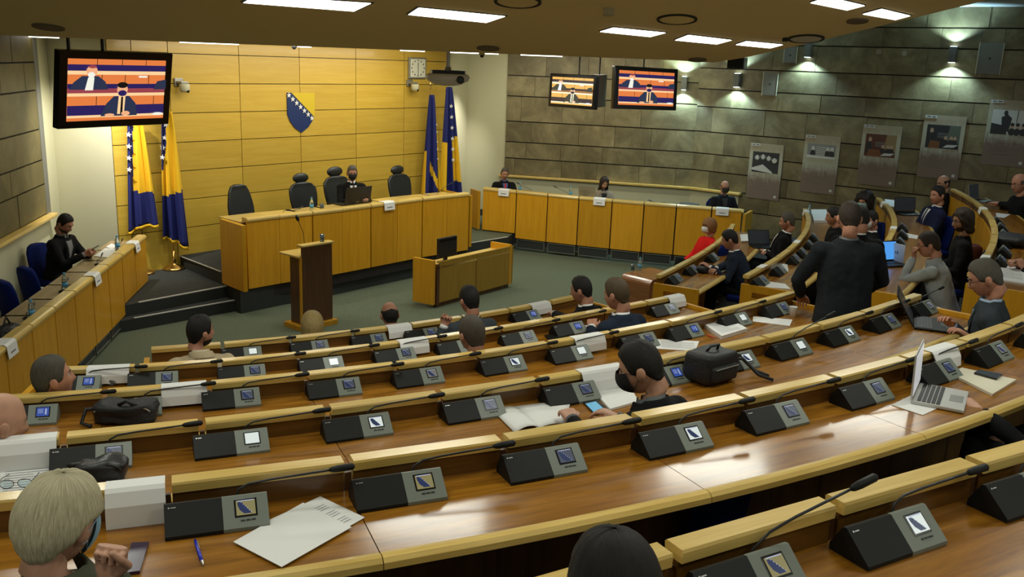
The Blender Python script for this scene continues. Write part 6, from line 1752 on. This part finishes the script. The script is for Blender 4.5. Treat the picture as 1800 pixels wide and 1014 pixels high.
# small gooseneck microphones of the outer desks
def mic(P, rz, L_, label, up=.16):
    t = thing('desk_microphone', label, 'microphone', P, rz, 'gooseneck microphones on the outer desks')
    MB().lathe([(.035, 0), (.035, .015), (.012, .025)], 12).build('base', M_black, t)
    MB().tube([(0, 0, .02), (.01, 0, .06), (L_ * .5, 0, up * .7), (L_, 0, up)], .004, 6).build('gooseneck', M_black, t)
    MB().tube([(L_ * .97, 0, up * .98), (L_ + .03, 0, up + .015), (L_ + .07, 0, up + .03)], [.007, .012, .008], 8).build('head', M_black, t)
p = onback(768, 343, .3); mic(Vector((p.x, p.y, 1.316)), wa - .5, .30, 'microphone at the right end of the dais against the cream pillar', .26)
p = onback(498, 377, .3); mic(Vector((p.x, p.y, 1.316)), wa, .30, 'microphone lying low on the dais left of the bottle', .06)
for i, (px, py, off) in enumerate(((1001, 342, .3), (1170, 356, .3), (935, 340, .3))):
    p = behind((GK[1 if px < 1100 else 3], GK[3 if px < 1100 else 5]), px, py, off); mic(Vector((p.x, p.y, 1.132)), R(180 - 15), .26, ['microphone left of the woman at the side desk', 'microphone right of the woman at the side desk', 'microphone right of the red-tied man'][i], .16 if i != 1 else .05)
for i, y in enumerate((12.6, 11.6, 10.2, 9.1, 8.2)):
    q = leftline(y, .24); mic(Vector((q.x, q.y, .932)), R(100), .22, ['farthest', 'second farthest', 'middle', 'fourth', 'nearest'][i] + ' low microphone on the left desk, seen from the far wall', .07)

# laptops
def laptop(hm, fm_, z, label, open_=105, col=None, key=None, scr=None, w_=.33, s=1.0, dep=.23):
    """hm: hinge middle, fm_: middle of the front edge, both plan points"""
    d = (Vector(hm[:2]) - Vector(fm_[:2])).normalized(); rz = math.atan2(d.y, d.x) - PI / 2
    t = thing('laptop', label, 'laptop', (hm[0], hm[1], z), rz); t.scale = (s, s, s)
    col = col or M_dark; D = dep
    MB().box((0, -D / 2, .009), (w_, D, .016), bev=.004).build('base', col, t)
    kb = MB()
    for r_ in range(5):
        for c_ in range(12): kb.box((-w_ * .42 + c_ * w_ * .076, -.03 - r_ * .021, .0185), (w_ * .066, .017, .003))
    o = kb.build('keyboard', key or M_black, t); o['kind'] = 'stuff'
    MB().box((0, -D + .045, .0175), (.10, .06, .002)).build('trackpad', M_steel if col != M_dark else M_black, t)
    T = Matrix.Translation((0, 0, .016)) @ Matrix.Rotation(R(90 - open_), 4, 'X')
    l = MB().box((0, .004, D / 2), (w_, .008, D), bev=.003).build('lid', col, t, matrix=T)
    MB().box((0, -.0015, D / 2 + .004), (w_ * .93, .002, D * .86)).build('display', scr or emi('display_off', (.02, .025, .03), .3), l)
M_lapblue = emi('display_blue', (.05, .22, .55), 1.0)
M_alu = mat('aluminium_laptop', (.50, .50, .47), .4, .4)
laptop(U(1609, 694, B_z), U(1704, 712, B_z), B_z + .003, 'open silver laptop on the second row desk at the right', 92, M_alu, scr=emi('display_bright', (.5, .5, .5), .6), w_=.32)
laptop(U(1606, 568, C_z), U(1660, 575, C_z), C_z + .001, 'open black laptop used by the man with glasses', 122, M_dark, w_=.38, dep=.26)
laptop(U(1554, 462, D_z), U(1590, 473, D_z), D_z + .001, 'laptop with lit blue display beside the grey-shirted man', 100, M_dark, scr=M_lapblue, w_=.34)
q = onback(628, 359, .38); d2 = Vector((.75, -.66)); laptop((q.x, q.y), (q.x + .0 - .6, q.y + .53), 1.316, 'large black laptop seen from behind on the dais', 100, M_black, w_=.42, s=1.25)
q = behind((GK[2], GK[3]), 1032, 347, .35); laptop((q.x, q.y), (q.x + .1, q.y + .3), 1.132, 'grey laptop seen from behind beside the woman at the side desk', 100, M_steel, w_=.34)
laptop(U(1712, 352, C_z), U(1750, 357, C_z), C_z + .001, 'grey laptop of the bald man at the top right', 100, M_steel, w_=.34)
laptop(U(1590, 375, D_z), U(1606, 380, D_z), D_z + .001, 'black laptop left of the man in the navy suit', 100, M_black, w_=.34)
laptop(U(1335, 432, F_z), U(1352, 440, F_z), F_z + .001, 'dark laptop beside the reclining man', 115, M_dark, w_=.34)
# upright printed card by the blue laptop
a, b = U(1563, 459, D_z), U(1588, 466, D_z); d = b - a
t = tag(MB().box((0, 0, .11), (d.length * .95, .006, .22)).build('upright_card', M_white, loc=(a + b) / 2, rz=math.atan2(d.y, d.x)), 'upright white printed card beside the blue-lit laptop', 'card')
MB().box((-.03, -.004, .12), (.012, .002, .03)).box((.0, -.004, .12), (.02, .002, .03)).build('print', M_ink, t)

# bags
M_bag = mat('black_nylon', (.010, .010, .011), .6, bump=.4, bscale=60)
M_bagl = mat('black_leather_bag', (.012, .012, .012), .42, bump=.35, bscale=25)
def blob(name, label, c, dims, rz, m, seed, strap=None, cat='bag', flat=.6, zip_=True, pocket=False, nz=1.0):
    t = thing(name, label, cat, c, rz)
    rows = []; w_, d_, h_ = dims
    mb = MB(); mb.ell((0, 0, h_ / 2), (w_ / 2, d_ / 2, h_ / 2), 0, 28, 16)
    vs = []
    for v in mb.v:
        v = Vector(v); zc_ = (v.z - h_ / 2) / (h_ / 2); e = lambda q, l: math.copysign(abs(q / l) ** flat, q) * l
        v = Vector((e(v.x, w_ / 2), e(v.y, d_ / 2), h_ / 2 + e(v.z - h_ / 2, h_ / 2)))
        n_ = noise.noise(v * 11 + Vector((seed, 0, 0))) * .034 + noise.noise(v * 25 + Vector((seed, 3, 0))) * .012
        v += Vector((v.x, v.y, v.z - h_ / 2)).normalized() * n_ * nz; v.z = max(0, v.z); vs.append(v)
    mb.v = vs; mb.build('body', m, t, smooth=True)
    if pocket:
        pk = MB().box((0, 0, 0), (w_ * .72, .05, h_ * .5), bev=.018); pk.v = [tuple(Vector(v) * (1 + .08 * noise.noise(Vector(v) * 30))) for v in pk.v]
        pk.build('front_pocket', m, t, loc=(0, -d_ * .5, h_ * .40), smooth=True)
        MB().tube([(-.05, 0, h_ * .97), (-.04, -.02, h_ + .03), (.04, -.02, h_ + .03), (.05, 0, h_ * .97)], .008, 6).build('handle', m, t, smooth=True)
        MB().tube([(-w_ * .34, -d_ * .5 - .028, h_ * .60), (w_ * .34, -d_ * .5 - .028, h_ * .60)], .003, 5).build('zip', M_silver, t)
    if strap:
        for sp_ in strap: MB().tube(sp_, .011, 6).build('strap', m, t, smooth=True)
    if zip_: MB().tube([(w_ * .42 * math.cos(a_), -d_ * .42 + .02 * math.sin(a_), h_ * .62 + .25 * h_ * math.sin(a_)) for a_ in np.linspace(.2, PI - .2, 9)], .004, 5).build('zip', M_silver if seed == 2 else M_dark, t)
    return t
blob('backpack', 'black backpack with straps on the third row desk right of the masked reader', U(1246, 668, C_z), (.30, .20, .19), R(40), M_bag, 1, [[(.10, -.05, .13), (.20, -.08, .12), (.26, -.16, .03), (.30, -.24, .012)], [(.12, .0, .14), (.24, -.02, .12), (.31, -.10, .03), (.34, -.18, .012)]], flat=.34, pocket=True, nz=.45, zip_=False)
blob('shoulder_bag', 'slumped black bag in front of a terminal in the fourth row, left', U(222, 741, D_z), (.36, .18, .13), R(8), M_bag, 2, [[(-.14, 0, .08), (-.20, -.03, .09), (-.22, -.06, .02), (-.16, -.09, .012)], [(-.02, -.05, .12), (.03, -.07, .15), (.08, -.07, .12)]], nz=1.2)
blob('camera_pouch', 'black leather pouch in front of the leftmost third row terminal', U(180, 848, C_z), (.21, .13, .11), R(14), M_bagl, 3, [[(-.08, 0, .09), (-.13, .02, .08), (-.14, .0, .02), (-.11, -.04, .01)]])
blob('pouch', 'dark grey pouch beside the man leaning forward', U(1240, 478, F_z), (.26, .18, .09), R(40), M_dark, 4, None)
blob('handbag', 'black bag at the left edge on the left desk', U(14, 592, .935), (.26, .16, .12), R(80), M_bag, 5, [[(-.06, 0, .10), (0, 0, .2), (.06, 0, .10)]])
blob('coat', 'black coat lying on the side desk left of the masked man', behind((GK[5], GK[6]), 1212, 357, .3) * 1.0 * Vector((1, 1, 0)).length / Vector((1, 1, 0)).length if 0 else Vector((*behind((GK[5], GK[6]), 1212, 357, .3)[:2], 1.132)), (.40, .22, .07), R(-10), M_bag, 6, None, 'coat', zip_=False)
blob('coat', 'dark coat piled on the fourth side desk at the right', U(1775, 430, C_z), (.5, .34, .12), R(60), M_bag, 7, None, 'coat', zip_=False)
blob('jacket', 'grey-green jacket in the lap of the long-haired man', U(1662, 404, 1.42), (.40, .28, .10), R(20), mat('jacket_grey_green', (.05, .06, .055), .85), 8, None, 'jacket', zip_=False)
blob('backpack', 'black and red bag behind the grey-shirted man', U(1703, 462, 1.45), (.24, .2, .24), R(20), mat('bag_red_black', (.06, .01, .01), .7), 9, None, zip_=False)
# extra blue chairs that show empty
for (px, py, z, lab, az) in ((1155, 531, .75, 'empty blue chair between the waterfall table and the first side desk end', -35), (1240, 505, .62, 'empty blue chair behind the first side desk end', -60), (1790, 372, 1.6, 'blue chair behind the bald man with the laptop', -70), (1395, 500, 1.0, 'x', -60)):
    if lab == 'x': continue
    p = U(px, py, z); fz = 0 if z == .75 else {.62: .4, 1.6: 1.15}[z]
    bchair((p.x, p.y, fz), -R(az), lab)

# phone held by the man at the left desk
t = thing('phone', 'black phone held by the man beside the left cream wall', 'phone', ph_w + Vector((.05, .0, .03)), R(20))
MB().box((0, 0, 0), (.15, .075, .009), bev=.003, T=Matrix.Rotation(R(-28), 3, 'Y')).build('body', M_blackg, t)
